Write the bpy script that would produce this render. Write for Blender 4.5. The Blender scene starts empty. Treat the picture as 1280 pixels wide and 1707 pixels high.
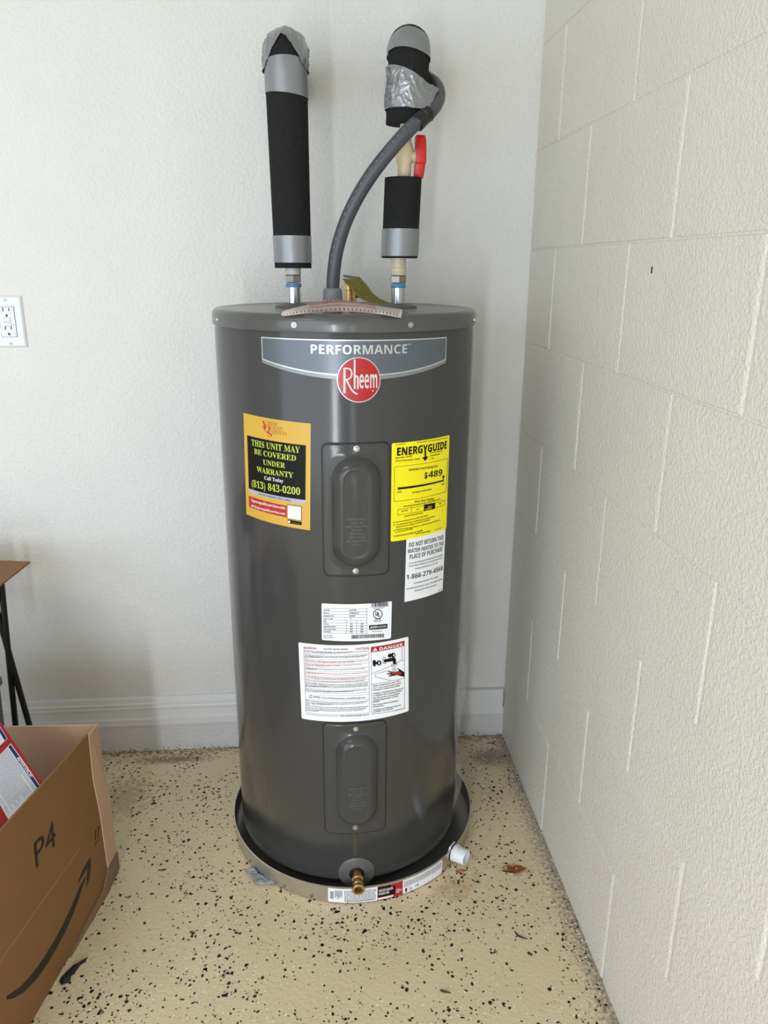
import bpy, bmesh, math, random
import numpy as np
from mathutils import Vector, Matrix, noise
from mathutils.geometry import tessellate_polygon
random.seed(7)
SC = bpy.context.scene
COL = SC.collection
PI = math.pi

# ------------------------------------------------------------------ camera
F, CX, CY = 1283.0, 640.0, 853.5                # focal length in pixels of the 1280 x 1707 frame
H, D = 1.27, 1.88                               # camera height, distance to the back wall
_dn = np.array([-28., 4042., F]); _dn /= np.linalg.norm(_dn)
_dp = np.array([-120., -408., F]); _dp -= _dp.dot(_dn)*_dn; _dp /= np.linalg.norm(_dp)
_R = np.stack([np.cross(_dp, -_dn), _dp, -_dn], 1)   # camera(x right, y down, z fwd) = _R @ world
CAMP = np.array([0., -D, H])
cd = bpy.data.cameras.new('camera'); cam = bpy.data.objects.new('camera', cd); COL.objects.link(cam)
cd.sensor_fit = 'VERTICAL'; cd.sensor_height = 36; cd.sensor_width = 27
cd.lens = F*36/1707; cd.clip_start = .05
cam.matrix_world = Matrix(((_R[0][0], -_R[1][0], -_R[2][0], 0), (_R[0][1], -_R[1][1], -_R[2][1], -D),
                           (_R[0][2], -_R[1][2], -_R[2][2], H), (0, 0, 0, 1)))
SC.camera = cam

# ------------------------------------------------------------------ light
SC.view_settings.view_transform = 'Standard'; SC.view_settings.look = 'None'
SC.view_settings.exposure = 0.0; SC.view_settings.gamma = 1; SC.view_settings.use_curve_mapping = False
w = bpy.data.worlds.new('world'); SC.world = w; w.use_nodes = True
w.node_tree.nodes['Background'].inputs[0].default_value = (.80, .88, 1, 1)
w.node_tree.nodes['Background'].inputs[1].default_value = 1.0

def area(name, loc, rot, sx, sy, power, color):
    l = bpy.data.lights.new(name, 'AREA'); l.shape = 'RECTANGLE'; l.size = sx; l.size_y = sy
    l.energy = power; l.color = color
    o = bpy.data.objects.new(name, l); o.location = loc; o.rotation_euler = rot; COL.objects.link(o)
    return o
# daylight entering by the open garage door behind and to the left of the camera
area('garage_door_daylight', (-2.75, -3.3, 1.09), (PI/2, 0, 0), 4.0, 2.15, 68, (.77, .885, 1))
area('garage_door_sunlit_edge', (-.52, -3.29, .68), (PI/2, 0, 0), .13, 1.1, 19, (.92, .96, 1))
area('garage_door_right_gap', (.25, -3.29, .68), (PI/2, 0, 0), .06, 1.1, 2.2, (.92, .96, 1))
area('ceiling_lamp', (-1.6, -2.3, 2.6), (0, 0, 0), 1.2, .3, 10, (1, .97, .93))

# ------------------------------------------------------------------ pixel helpers (surfaces below are world-fixed)
def ray(px, py):
    return _R.T @ np.array([(px-CX)/F, (py-CY)/F, 1.])
def at_y(px, py, y):
    d = ray(px, py); return Vector(CAMP + d*(y-CAMP[1])/d[1])
def at_z(px, py, z=0.):
    d = ray(px, py); return Vector(CAMP + d*(z-CAMP[2])/d[2])
def at_x(px, py, x):
    d = ray(px, py); return Vector(CAMP + d*(x-CAMP[0])/d[0])

# ------------------------------------------------------------------ materials
def srgb(c):
    return tuple(((v/255+.055)/1.055)**2.4 if v > 10 else v/255/12.92 for v in c)
MATS = {}
def mat(name, rgb, rough=.5, metal=0., bump=0., bscale=200., bdetail=2., var=0., vscale=30., spec=.5, coat=0., alpha=1., trans=0., bstretch=None, coatr=.1, ridged=False):
    if name in MATS: return MATS[name]
    m = bpy.data.materials.new(name); m.use_nodes = True
    nt = m.node_tree; b = nt.nodes['Principled BSDF']; N = nt.nodes.new; L = nt.links.new
    col = (*srgb(rgb), 1)
    b.inputs['Base Color'].default_value = col; b.inputs['Roughness'].default_value = rough
    b.inputs['Metallic'].default_value = metal; b.inputs['Specular IOR Level'].default_value = spec
    b.inputs['Coat Weight'].default_value = coat; b.inputs['Coat Roughness'].default_value = coatr
    b.inputs['Alpha'].default_value = alpha; b.inputs['Transmission Weight'].default_value = trans
    if bump or var:
        g = N('ShaderNodeNewGeometry'); pos = g.outputs['Position']
        if bstretch:
            mp = N('ShaderNodeMapping'); mp.inputs['Scale'].default_value = bstretch; L(pos, mp.inputs[0]); bpos = mp.outputs[0]
        else: bpos = pos
    if bump:
        n = N('ShaderNodeTexNoise'); n.inputs['Scale'].default_value = bscale; n.inputs['Detail'].default_value = bdetail
        if ridged: n.noise_type = 'RIDGED_MULTIFRACTAL'; n.normalize = True
        L(bpos, n.inputs['Vector'])
        bp = N('ShaderNodeBump'); bp.inputs['Strength'].default_value = 1; bp.inputs['Distance'].default_value = bump
        L(n.outputs[0], bp.inputs['Height']); L(bp.outputs[0], b.inputs['Normal'])
    if var:
        n2 = N('ShaderNodeTexNoise'); n2.inputs['Scale'].default_value = vscale; n2.inputs['Detail'].default_value = 4
        L(pos, n2.inputs['Vector'])
        mx = N('ShaderNodeMix'); mx.data_type = 'RGBA'
        mx.inputs[6].default_value = tuple(v*(1-var) for v in col[:3])+(1,)
        mx.inputs[7].default_value = tuple(min(1, v*(1+var)) for v in col[:3])+(1,)
        L(n2.outputs[0], mx.inputs[0]); L(mx.outputs[2], b.inputs['Base Color'])
    MATS[name] = m
    return m
GREY = mat('tank_grey_paint', (67, 67, 67), .15, bump=.00006, bscale=420, coat=.0, spec=.36)
LIDG = mat('lid_grey_paint', (80, 80, 79), .25, bump=.00008, bscale=300, coat=.2)
PLGREY = mat('grey_plastic', (86, 87, 89), .45)
HOSE = mat('conduit_grey', (72, 75, 81), .42, bump=.0003, bscale=90)
BLACK = mat('black', (14, 14, 14), .5)
INK = mat('black_ink', (10, 10, 11), .5, spec=.22)
INKS = mat('grey_ink', (70, 72, 78), .55)
REDINK = mat('red_ink', (178, 34, 46), .5)
WHITE = mat('white_label', (243, 245, 250), .4)
WHITEINK = mat('white_ink', (235, 235, 235), .5)
FOAM = mat('black_foam', (36, 36, 37), .95, bump=.0012, bscale=420, bdetail=4, var=.8, vscale=420, spec=.2)
TAPE = mat('duct_tape', (140, 142, 145), .36, metal=.4, bump=.0004, bscale=70, bdetail=3, bstretch=(1, 1, .35))
TAPEC = mat('crumpled_duct_tape', (146, 148, 151), .28, metal=.5, bump=.0012, bscale=40, bdetail=2, ridged=True)
CREAM = mat('cream_cpvc', (214, 200, 168), .4)
WHITEPL = mat('white_plastic', (232, 234, 238), .3)
GALV = mat('galvanised', (190, 194, 198), .18, metal=1)
NUT = mat('nut_steel', (150, 146, 138), .3, metal=.9)
BLUE = mat('blue_ring', (88, 140, 190), .4)
BRASS = mat('brass', (226, 190, 128), .32, metal=1, bump=.0002, bscale=200)
REDPL = mat('red_plastic', (204, 30, 28), .4)
CHROME = mat('screw_steel', (205, 205, 205), .22, metal=1)
PANM = mat('pan_aluminium', (196, 192, 184), .3, metal=.85, bump=.0002, bscale=25, bstretch=(1, 1, .1))
CARD = mat('brown_cardboard', (138, 99, 59), .75, var=.06, vscale=14, bump=.0002, bscale=120)
CARDIN = mat('pale_cardboard', (214, 178, 150), .8, var=.07, vscale=22, bump=.0004, bscale=60)
CREDGE = mat('cardboard_edge', (120, 86, 54), .9)

# ------------------------------------------------------------------ objects
def finish(o, parent):
    COL.objects.link(o)
    if parent is not None: o.parent = parent
    return o
def root_loc(p):
    while p.parent is not None: p = p.parent
    return Vector(p.location)
def obj(name, bm, m, parent=None, smooth=False, kind=None, label=None, cat=None, group=None, auto=None):
    me = bpy.data.meshes.new(name)
    if parent is not None: bmesh.ops.translate(bm, verts=bm.verts, vec=-root_loc(parent))
    bm.normal_update()
    bm.to_mesh(me); bm.free()
    for mm in (m if isinstance(m, (list, tuple)) else [m]): me.materials.append(mm)
    if smooth:
        for p in me.polygons: p.use_smooth = True
        if auto: me.set_sharp_from_angle(angle=math.radians(auto))
    o = bpy.data.objects.new(name, me); finish(o, parent)
    if kind: o['kind'] = kind
    if label: o['label'] = label
    if cat: o['category'] = cat
    if group: o['group'] = group
    return o
def thing(name, label, cat, loc, group=None):
    o = bpy.data.objects.new(name, None); o.empty_display_size = .05; o.location = loc; COL.objects.link(o)
    o['label'] = label; o['category'] = cat
    if group: o['group'] = group
    return o
def NB(): return bmesh.new()
def box(bm, x0, y0, z0, x1, y1, z1, M=None):
    vs = [bm.verts.new(Vector(p)) for p in ((x0,y0,z0),(x1,y0,z0),(x1,y1,z0),(x0,y1,z0),(x0,y0,z1),(x1,y0,z1),(x1,y1,z1),(x0,y1,z1))]
    if M is not None:
        for v in vs: v.co = M @ v.co
    for f in ((3,2,1,0),(4,5,6,7),(0,1,5,4),(1,2,6,5),(2,3,7,6),(3,0,4,7)): bm.faces.new([vs[i] for i in f])
    return vs
def bevel(bm, w_, seg=2):
    bmesh.ops.bevel(bm, geom=list(bm.edges), offset=w_, segments=seg, affect='EDGES', profile=.5)
def frame(axis):
    t = Vector(axis).normalized(); a = Vector((0,0,1)) if abs(t.z) < .9 else Vector((1,0,0))
    u = a.cross(t).normalized(); return u, t.cross(u), t
def lathe(bm, prof, base, axis=(0,0,1), n=32, cap0=True, cap1=True):
    u, v, t = frame(axis); base = Vector(base); rings = []
    for r, h in prof:
        rings.append([bm.verts.new(base + t*h + (u*math.cos(2*PI*i/n) + v*math.sin(2*PI*i/n))*r) for i in range(n)])
    for a, b in zip(rings, rings[1:]):
        for i in range(n): bm.faces.new((a[i], a[(i+1)%n], b[(i+1)%n], b[i]))
    if cap0: bm.faces.new(rings[0][::-1])
    if cap1: bm.faces.new(rings[-1])
def spline(pts, n=12):
    P = [Vector(p) for p in pts]; P = [2*P[0]-P[1]] + P + [2*P[-1]-P[-2]]; out = []
    for i in range(1, len(P)-2):
        for k in range(n):
            t = k/n; a, b, c, d = P[i-1:i+3]
            out.append(.5*((2*b) + (c-a)*t + (2*a-5*b+4*c-d)*t*t + (3*b-a-3*c+d)*t**3))
    out.append(P[-2]); return out
def tube(bm, path, r, n=16, cap=True):
    path = [Vector(p) for p in path]; rings = []; u = None
    for i, p in enumerate(path):
        t = (path[min(i+1, len(path)-1)] - path[max(i-1, 0)]).normalized()
        if u is None: u = frame(t)[0]
        u = (u - t*u.dot(t)).normalized(); v = t.cross(u)
        rr = r(i/(len(path)-1)) if callable(r) else r
        rings.append([bm.verts.new(p + (u*math.cos(2*PI*k/n) + v*math.sin(2*PI*k/n))*rr) for k in range(n)])
    for a, b in zip(rings, rings[1:]):
        for k in range(n): bm.faces.new((a[k], a[(k+1)%n], b[(k+1)%n], b[k]))
    if cap: bm.faces.new(rings[0][::-1]); bm.faces.new(rings[-1])
def grid(bm, f, us, vs, flip=False):
    R_ = [[bm.verts.new(f(u, v)) for u in us] for v in vs]
    for a, b in zip(R_, R_[1:]):
        for i in range(len(us)-1):
            q = (a[i], a[i+1], b[i+1], b[i]); bm.faces.new(q[::-1] if flip else q)
    return R_
def lin(a, b, n): return [a+(b-a)*i/n for i in range(n+1)]

# ------------------------------------------------------------------ printable surfaces
class Cyl:                                       # (a = arc length from the front, b = height)
    def __init__(s, cx, cy, r): s.cx, s.cy, s.r = cx, cy, r
    def P(s, a, b, off=0.):
        t = a/s.r; R2 = s.r+off
        return Vector((s.cx+R2*math.sin(t), s.cy-R2*math.cos(t), b))
    def px(s, x, y):
        d = ray(x, y); o = CAMP-np.array([s.cx, s.cy, 0])
        A = d[0]**2+d[1]**2; B = o[0]*d[0]+o[1]*d[1]; C = o[0]**2+o[1]**2-s.r**2
        q = B*B-A*C; t = (-B-math.sqrt(max(q, 0)))/A; p = CAMP+t*d
        return math.atan2(p[0]-s.cx, -(p[1]-s.cy))*s.r, p[2]
    step = .008
class Plane:
    def __init__(s, o, ea, eb): 
        s.o, s.ea = Vector(o), Vector(ea).normalized(); eb = Vector(eb); s.eb = (eb - s.ea*eb.dot(s.ea)).normalized(); s.n = s.ea.cross(s.eb)
    def P(s, a, b, off=0.): return s.o + s.ea*a + s.eb*b + s.n*off
    def px(s, x, y):
        d = Vector(ray(x, y)); c = Vector(CAMP); t = (s.o-c).dot(s.n)/d.dot(s.n); q = c+d*t-s.o
        return q.dot(s.ea), q.dot(s.eb)
    step = 10.
sb = lambda s: ''.join(chr(0x1D5D4+ord(c)-65) if 'A' <= c <= 'Z' else chr(0x1D5EE+ord(c)-97) if 'a' <= c <= 'z' else chr(0x1D7EC+ord(c)-48) if c.isdigit() else c for c in s)
class Crop:                                      # reads positions off an enlarged crop of the photograph
    def __init__(s, S, x0, y0, k, off): s.S, s.x0, s.y0, s.k, s.off = S, x0, y0, k, off; s.b = {}; s.cur = None
    def ab(s, p): return s.S.px(s.x0+p[0]/s.k, s.y0+p[1]/s.k)
    def bm(s, m): return s.b.setdefault((s.cur, m.name), (NB(), m))[0]
    def poly_ab(s, pts, m, off=None):
        bm = s.bm(m); o = s.off if off is None else off
        # subdivide along a so that the print follows the curve
        a0, a1 = min(p[0] for p in pts), max(p[0] for p in pts)
        n = max(1, math.ceil((a1-a0)/s.S.step))
        for tri in tessellate_polygon([[Vector((p[0], p[1], 0)) for p in pts]]):
            T3 = [pts[i] for i in tri]
            for k in range(n):
                lo, hi = a0+(a1-a0)*k/n, a0+(a1-a0)*(k+1)/n
                P_ = clip(clip(T3, lo, 1), hi, -1) if n > 1 else T3
                if len(P_) >= 3:
                    vs = [bm.verts.new(s.S.P(q[0], q[1], o)) for q in P_]
                    f = bm.faces.new(vs); f.normal_update()
                    c = f.calc_center_median(); nn = s.S.P(*P_[0], o+.01) - s.S.P(*P_[0], o)
                    if f.normal.dot(nn) < 0: f.normal_flip()
    def poly(s, pts, m, off=None): s.poly_ab([s.ab(p) for p in pts], m, off)
    def stroke(s, pts, wd, m, off=None):
        for p, q in zip(pts, pts[1:]):
            d = Vector((q[0]-p[0], q[1]-p[1])); L = d.length or 1; d /= L; n = Vector((-d.y, d.x))*wd/2; e = d*wd*.25
            s.poly([(p[0]+n.x-e.x, p[1]+n.y-e.y), (q[0]+n.x+e.x, q[1]+n.y+e.y), (q[0]-n.x+e.x, q[1]-n.y+e.y), (p[0]-n.x-e.x, p[1]-n.y-e.y)], m, off)
    def frame(s, quad, wd, m, off=None): s.stroke(list(quad)+[quad[0]], wd, m, off)
    def text(s, st, p0, p1, top, m, bold=0., res=2, off=None, shear=0.):   # baseline ends and a point on the cap line above p0
        if res == 1: st = sb(st); bold = 0.
        a0, b0 = s.ab(p0); a1, b1 = s.ab(p1); at, bt = s.ab(top)
        cu = bpy.data.curves.new('t', 'FONT'); cu.body = st; cu.resolution_u = res; cu.offset = bold
        to = bpy.data.objects.new('t', cu); me = bpy.data.meshes.new_from_object(to)
        bpy.data.objects.remove(to); bpy.data.curves.remove(cu)
        if not me.vertices: return
        xs = [v.co.x for v in me.vertices]; x0, x1 = min(xs), max(xs); capH = .70
        da, db = a1-a0, b1-b0; L = math.hypot(da, db); e = (da/L, db/L); n = (-e[1], e[0])
        h = (at-a0)*n[0] + (bt-b0)*n[1]
        bm = s.bm(m); o = s.off if off is None else off; mp = []
        for v in me.vertices:
            u = (v.co.x-x0)/(x1-x0)*L; q = v.co.y/capH*h; u += shear*q
            mp.append(bm.verts.new(s.S.P(a0+e[0]*u+n[0]*q, b0+e[1]*u+n[1]*q, o)))
        sgn = 1 if h > 0 else -1
        for p in me.polygons:
            if p.normal.z < 0: continue
            vs = [mp[i] for i in p.vertices]
            try: bm.faces.new(vs if sgn > 0 else vs[::-1])
            except ValueError: pass
        bpy.data.meshes.remove(me)
    def para(s, rows, pL0, pL1, pR0, m, hk=.62, bold=0.):
        """rows of small text: first baseline starts at pL0, last at pL1; pR0 is the right end of a full first row (1.0)"""
        n = len(rows); dx, dy = pR0[0]-pL0[0], pR0[1]-pL0[1]
        for i, rw in enumerate(rows):
            st, fr, mm = rw if isinstance(rw, tuple) and len(rw) == 3 else (*rw, m) if isinstance(rw, tuple) else (rw, 1., m)
            t = i/max(1, n-1); x = pL0[0]+(pL1[0]-pL0[0])*t; y = pL0[1]+(pL1[1]-pL0[1])*t
            pitch = (pL1[1]-pL0[1])/max(1, n-1)
            if st: s.text(st, (x, y), (x+dx*fr, y+dy*fr), (x, y-pitch*hk), mm, bold=bold, res=1)
    def emit(s, name, parent, only=None):
        for k, (bm, m) in list(s.b.items()):
            bmesh.ops.remove_doubles(bm, verts=bm.verts, dist=1e-6)
            nm = k[0] or name
            obj(nm, bm, m, parent, kind='stuff' if nm.endswith(('lettering', 'lines', 'barcode')) else None)
        s.b = {}
def clip(P_, lim, sg):
    out = []
    for i in range(len(P_)):
        p, q = P_[i], P_[(i+1) % len(P_)]; dp, dq = (p[0]-lim)*sg, (q[0]-lim)*sg
        if dp >= 0: out.append(p)
        if (dp > 0 > dq) or (dp < 0 < dq):
            t = dp/(dp-dq); out.append((lim, p[1]+(q[1]-p[1])*t))
    # drop degenerate repeats
    r = []
    for p in out:
        if not r or math.hypot(p[0]-r[-1][0], p[1]-r[-1][1]) > 1e-7: r.append(p)
    if len(r) > 1 and math.hypot(r[0][0]-r[-1][0], r[0][1]-r[-1][1]) < 1e-7: r.pop()
    return r
def sheet(name, S, quad, m, parent, off=.0004, rad=0., label=None, ab=False, base=0.):
    """a thin label on surface S; quad = photo pixels (or a, b pairs) of its TL, TR, BR, BL"""
    q = quad if ab else [S.px(*p) for p in quad]
    W = math.dist(q[0], q[1]); Hh = math.dist(q[0], q[3]); ru, rv = rad/W, rad/Hh
    us = lin(0, 1, max(4, int(W/.006)))
    if rad: us = sorted(set([0]+[ru*(1-math.cos(PI/2*k/5)) for k in range(1, 6)]+[u for u in us if ru < u < 1-ru]+[1-ru*(1-math.cos(PI/2*k/5)) for k in range(5, 0, -1)]+[1]))
    def lim(u):
        e = min(u, 1-u)
        return rv*(1-math.sqrt(max(0, 1-((ru-e)/ru)**2))) if rad and e < ru else 0.
    def f(u, v, o):
        l = lim(u); v = l+(1-2*l)*v
        a = [(q[3][i]*(1-u)+q[2][i]*u)*(1-v)+(q[0][i]*(1-u)+q[1][i]*u)*v for i in (0, 1)]
        return S.P(a[0], a[1], o)
    bm = NB(); vs = lin(0, 1, 3)
    G = grid(bm, lambda u, v: f(u, v, off), us, vs)
    ring = G[0] + [r[-1] for r in G[1:-1]] + G[-1][::-1] + [r[0] for r in G[1:-1]][::-1]
    low = []
    for v in ring:
        low.append(bm.verts.new(v.co))
    # skirt down to the surface
    cents = [(u, 0) for u in us]+[(1, v) for v in vs[1:-1]]+[(u, 1) for u in us[::-1]]+[(0, v) for v in vs[1:-1][::-1]]
    for lv, (u, v) in zip(low, cents): lv.co = f(u, v, base)
    n = len(ring)
    for i in range(n): bm.faces.new((ring[(i+1)%n], ring[i], low[i], low[(i+1)%n]))
    return obj(name, bm, m, parent, label=label)

# ================================================================== the setting
XR = .514
def wall_mat(name, rgb, peel, scale, dirt=False):
    m = bpy.data.materials.new(name); m.use_nodes = True; nt = m.node_tree; b = nt.nodes['Principled BSDF']; N = nt.nodes.new; L = nt.links.new
    b.inputs['Roughness'].default_value = .5; b.inputs['Specular IOR Level'].default_value = .35
    g = N('ShaderNodeNewGeometry')
    n1 = N('ShaderNodeTexNoise'); n1.inputs['Scale'].default_value = scale; n1.inputs['Detail'].default_value = 3; n1.inputs['Roughness'].default_value = .68
    n2 = N('ShaderNodeTexNoise'); n2.inputs['Scale'].default_value = 7; n2.inputs['Detail'].default_value = 3
    L(g.outputs['Position'], n1.inputs[0]); L(g.outputs['Position'], n2.inputs[0])
    r = N('ShaderNodeMapRange'); r.inputs[1].default_value = .38; r.inputs[2].default_value = .68; L(n1.outputs[0], r.inputs[0])
    bp = N('ShaderNodeBump'); bp.inputs['Distance'].default_value = peel; L(r.outputs[0], bp.inputs['Height']); L(bp.outputs[0], b.inputs['Normal'])
    mx = N('ShaderNodeMix'); mx.data_type = 'RGBA'; c = srgb(rgb)
    mx.inputs[6].default_value = tuple(v*.955 for v in c)+(1,); mx.inputs[7].default_value = tuple(min(1, v*1.03) for v in c)+(1,)
    L(n2.outputs[0], mx.inputs[0]); last = mx.outputs[2]
    if dirt:                                     # scuffs and grime that sit low on the concrete
        sx = N('ShaderNodeSeparateXYZ'); L(g.outputs['Position'], sx.inputs[0])
        n3 = N('ShaderNodeTexNoise'); n3.inputs['Scale'].default_value = 150; n3.inputs['Detail'].default_value = 5; L(g.outputs['Position'], n3.inputs[0])
        mr = N('ShaderNodeMapRange'); mr.inputs[1].default_value = .035; mr.inputs[2].default_value = 0; L(sx.outputs[2], mr.inputs[0])
        ml = N('ShaderNodeMath'); ml.operation = 'MULTIPLY_ADD'; L(mr.outputs[0], ml.inputs[0]); ml.inputs[1].default_value = .27; L(n3.outputs[0], ml.inputs[2])
        st = N('ShaderNodeMapRange'); st.inputs[1].default_value = .76; st.inputs[2].default_value = .92; L(ml.outputs[0], st.inputs[0])
        m2 = N('ShaderNodeMix'); m2.data_type = 'RGBA'; m2.inputs[7].default_value = (*srgb((88, 80, 70)), 1); L(st.outputs[0], m2.inputs[0]); L(last, m2.inputs[6]); last = m2.outputs[2]
    L(last, b.inputs['Base Color']); return m
DRYWALL = wall_mat('painted_drywall', (228, 227, 224), .0009, 115)
STEM = wall_mat('painted_stem_wall', (216, 216, 219), .0016, 90, True)
BLOCKM = wall_mat('painted_block', (231, 227, 216), .0011, 170)
TRIMM = mat('trim_paint', (226, 227, 228), .45)

bm = NB(); box(bm, -5.1, 0, .07, .62, .12, 2.75); obj('wall_back', bm, DRYWALL, kind='structure')
bm = NB(); box(bm, -5.1, -.012, -.02, XR+.01, .12, .09); obj('trim_1', bm, STEM, kind='structure')
# moulded baseboard: profile (y out of the wall, z)
def extrude_x(bm, prof, x0, x1):
    A = [bm.verts.new((x0, y, z)) for y, z in prof]; B = [bm.verts.new((x1, y, z)) for y, z in prof]; n = len(prof)
    for i in range(n): bm.faces.new((A[i], A[(i+1)%n], B[(i+1)%n], B[i]))
    bm.faces.new(A[::-1]); bm.faces.new(B)
bm = NB()
extrude_x(bm, [(0, .0825), (-.017, .0825), (-.0175, .101), (-.016, .1025), (-.0135, .103), (-.0125, .105), (-.0115, .126), (-.0125, .131), (-.0155, .1325), (-.0155, .1355), (-.0135, .137),
               (-.012, .141), (-.0145, .143), (-.0145, .146), (-.0105, .149), (-.0085, .161), (-.0055, .1635), (0, .164)], -4.9, .382)
obj('baseboard_back', bm, TRIMM, kind='structure')
bm = NB(); box(bm, .382, -.0155, .070, XR-.004, 0, .1475); bevel(bm, .0015, 1); obj('trim_2', bm, TRIMM, kind='structure')

# concrete block wall on the right: a joint bed and every block set proud of it
wr = NB(); box(wr, XR+.0017, -3.4, -.02, XR+.2, .0, 2.75); WR = obj('wall_right', wr, BLOCKM, kind='structure')
zs = [-.02, .24, .457, .67, .885, 1.10, 1.312, 1.523, 1.735, 1.945, 2.155, 2.365, 2.575, 2.75]
jo = [[-0.41, -0.81], [-0.225, -0.622, -1.022], [-0.425, -0.815], [-0.203, -0.605, -1.0], [-0.43, -0.812], [-0.2, -0.6, -1.0], [-0.366, -0.752], [-0.17, -0.56, -0.96], [-0.37, -0.76], [-0.2, -0.57, -0.97], [-0.37, -0.77], [-0.2, -0.6, -1.0], [-0.4, -0.8]]
for k in range(len(zs)-1):
    js = [0.0] + jo[k]
    while js[-1] > -2.6: js.append(js[-1]-.4)
    for y1, y0 in zip(js, js[1:]):
        g = .0014; e = .0068; ez = .0022; d = random.uniform(-.0004, .0003)
        bm = NB(); x = XR+d
        f_ = [(y0+g+e, zs[k]+g+ez), (y1-g-e, zs[k]+g+ez), (y1-g-e, zs[k+1]-g-ez), (y0+g+e, zs[k+1]-g-ez)]
        b_ = [(y0+g, zs[k]+g), (y1-g, zs[k]+g), (y1-g, zs[k+1]-g), (y0+g, zs[k+1]-g)]
        tl = [random.uniform(-.0004, .0004) for _ in range(4)]
        A = [bm.verts.new((x+tl[i], *p)) for i, p in enumerate(f_)]
        M_ = [bm.verts.new((x+.0005, (p[0]+q[0])/2, (p[1]+q[1])/2)) for p, q in zip(f_, b_)]
        B = [bm.verts.new((XR+.0018, *p)) for p in b_]
        bm.faces.new(A[::-1])
        for i in range(4):
            bm.faces.new((A[i], A[(i+1)%4], M_[(i+1)%4], M_[i])); bm.faces.new((M_[i], M_[(i+1)%4], B[(i+1)%4], B[i]))
        bmesh.ops.recalc_face_normals(bm, faces=bm.faces)
        obj('block', bm, BLOCKM, WR)

# floor: tan epoxy with stains of its own
m = bpy.data.materials.new('epoxy_floor'); m.use_nodes = True; nt = m.node_tree; b = nt.nodes['Principled BSDF']; N = nt.nodes.new; L = nt.links.new
b.inputs['Roughness'].default_value = .36; b.inputs['Specular IOR Level'].default_value = .45
g = N('ShaderNodeNewGeometry'); POS = g.outputs['Position']
def nz(scale, detail=4, dist=0):
    n = N('ShaderNodeTexNoise'); n.inputs['Scale'].default_value = scale; n.inputs['Detail'].default_value = detail; n.inputs['Distortion'].default_value = dist; L(POS, n.inputs[0]); return n.outputs[0]
def mixc(fac, a, c):
    mx = N('ShaderNodeMix'); mx.data_type = 'RGBA'; L(fac, mx.inputs[0]); mx.inputs[7].default_value = (*srgb(c), 1)
    if isinstance(a, tuple): mx.inputs[6].default_value = (*srgb(a), 1)
    else: L(a, mx.inputs[6])
    return mx.outputs[2]
def rng(x, a, c, o=1.):
    r = N('ShaderNodeMapRange'); r.inputs[1].default_value = a; r.inputs[2].default_value = c; r.inputs[4].default_value = o; L(x, r.inputs[0]); return r.outputs[0]
def blob(c, rx, ry, ang, edge0, edge1, amt, nscale=60, namp=.9, o=1.):
    mp = N('ShaderNodeMapping'); mp.vector_type = 'TEXTURE'; mp.inputs['Location'].default_value = (*c[:2], 0); mp.inputs['Rotation'].default_value = (0, 0, ang); mp.inputs['Scale'].default_value = (rx, ry, 1)
    L(POS, mp.inputs[0]); ln = N('ShaderNodeVectorMath'); ln.operation = 'LENGTH'; L(mp.outputs[0], ln.inputs[0])
    ad = N('ShaderNodeMath'); ad.operation = 'MULTIPLY_ADD'; L(nz(nscale, 5), ad.inputs[0]); ad.inputs[1].default_value = namp; L(ln.outputs['Value'], ad.inputs[2])
    return rng(ad.outputs[0], edge0, edge1, o)
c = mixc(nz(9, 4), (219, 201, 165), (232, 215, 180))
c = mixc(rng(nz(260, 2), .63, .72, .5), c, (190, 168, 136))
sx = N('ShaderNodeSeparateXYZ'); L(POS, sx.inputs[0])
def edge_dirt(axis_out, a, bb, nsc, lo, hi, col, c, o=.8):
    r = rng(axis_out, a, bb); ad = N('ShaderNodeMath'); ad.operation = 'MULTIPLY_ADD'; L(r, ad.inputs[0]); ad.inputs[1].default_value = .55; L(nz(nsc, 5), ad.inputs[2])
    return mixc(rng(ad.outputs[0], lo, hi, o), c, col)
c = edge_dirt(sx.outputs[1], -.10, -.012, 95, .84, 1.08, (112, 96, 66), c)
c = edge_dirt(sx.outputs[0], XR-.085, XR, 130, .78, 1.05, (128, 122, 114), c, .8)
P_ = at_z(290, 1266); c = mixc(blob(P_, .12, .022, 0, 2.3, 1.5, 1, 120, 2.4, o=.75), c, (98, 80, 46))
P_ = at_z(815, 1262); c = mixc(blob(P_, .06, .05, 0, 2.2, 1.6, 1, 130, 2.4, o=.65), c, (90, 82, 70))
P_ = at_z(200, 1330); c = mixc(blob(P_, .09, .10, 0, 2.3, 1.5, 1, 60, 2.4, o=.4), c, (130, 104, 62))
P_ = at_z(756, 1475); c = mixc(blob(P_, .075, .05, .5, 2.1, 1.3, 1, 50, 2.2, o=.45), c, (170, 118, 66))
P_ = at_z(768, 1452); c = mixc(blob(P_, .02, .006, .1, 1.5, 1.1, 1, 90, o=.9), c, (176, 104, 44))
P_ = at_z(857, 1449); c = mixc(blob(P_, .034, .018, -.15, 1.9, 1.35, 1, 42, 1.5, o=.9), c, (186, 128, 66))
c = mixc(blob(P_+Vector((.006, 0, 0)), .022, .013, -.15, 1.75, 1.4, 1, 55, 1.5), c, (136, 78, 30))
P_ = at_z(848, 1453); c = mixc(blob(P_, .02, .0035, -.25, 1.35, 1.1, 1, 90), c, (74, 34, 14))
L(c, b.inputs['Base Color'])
bp = N('ShaderNodeBump'); bp.inputs['Distance'].default_value = .0012; L(nz(120, 3), bp.inputs['Height']); L(bp.outputs[0], b.inputs['Normal'])
bm = NB(); box(bm, -5.1, -4.5, -.06, .75, .12, 0); FL = obj('floor', bm, m, kind='structure')
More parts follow.
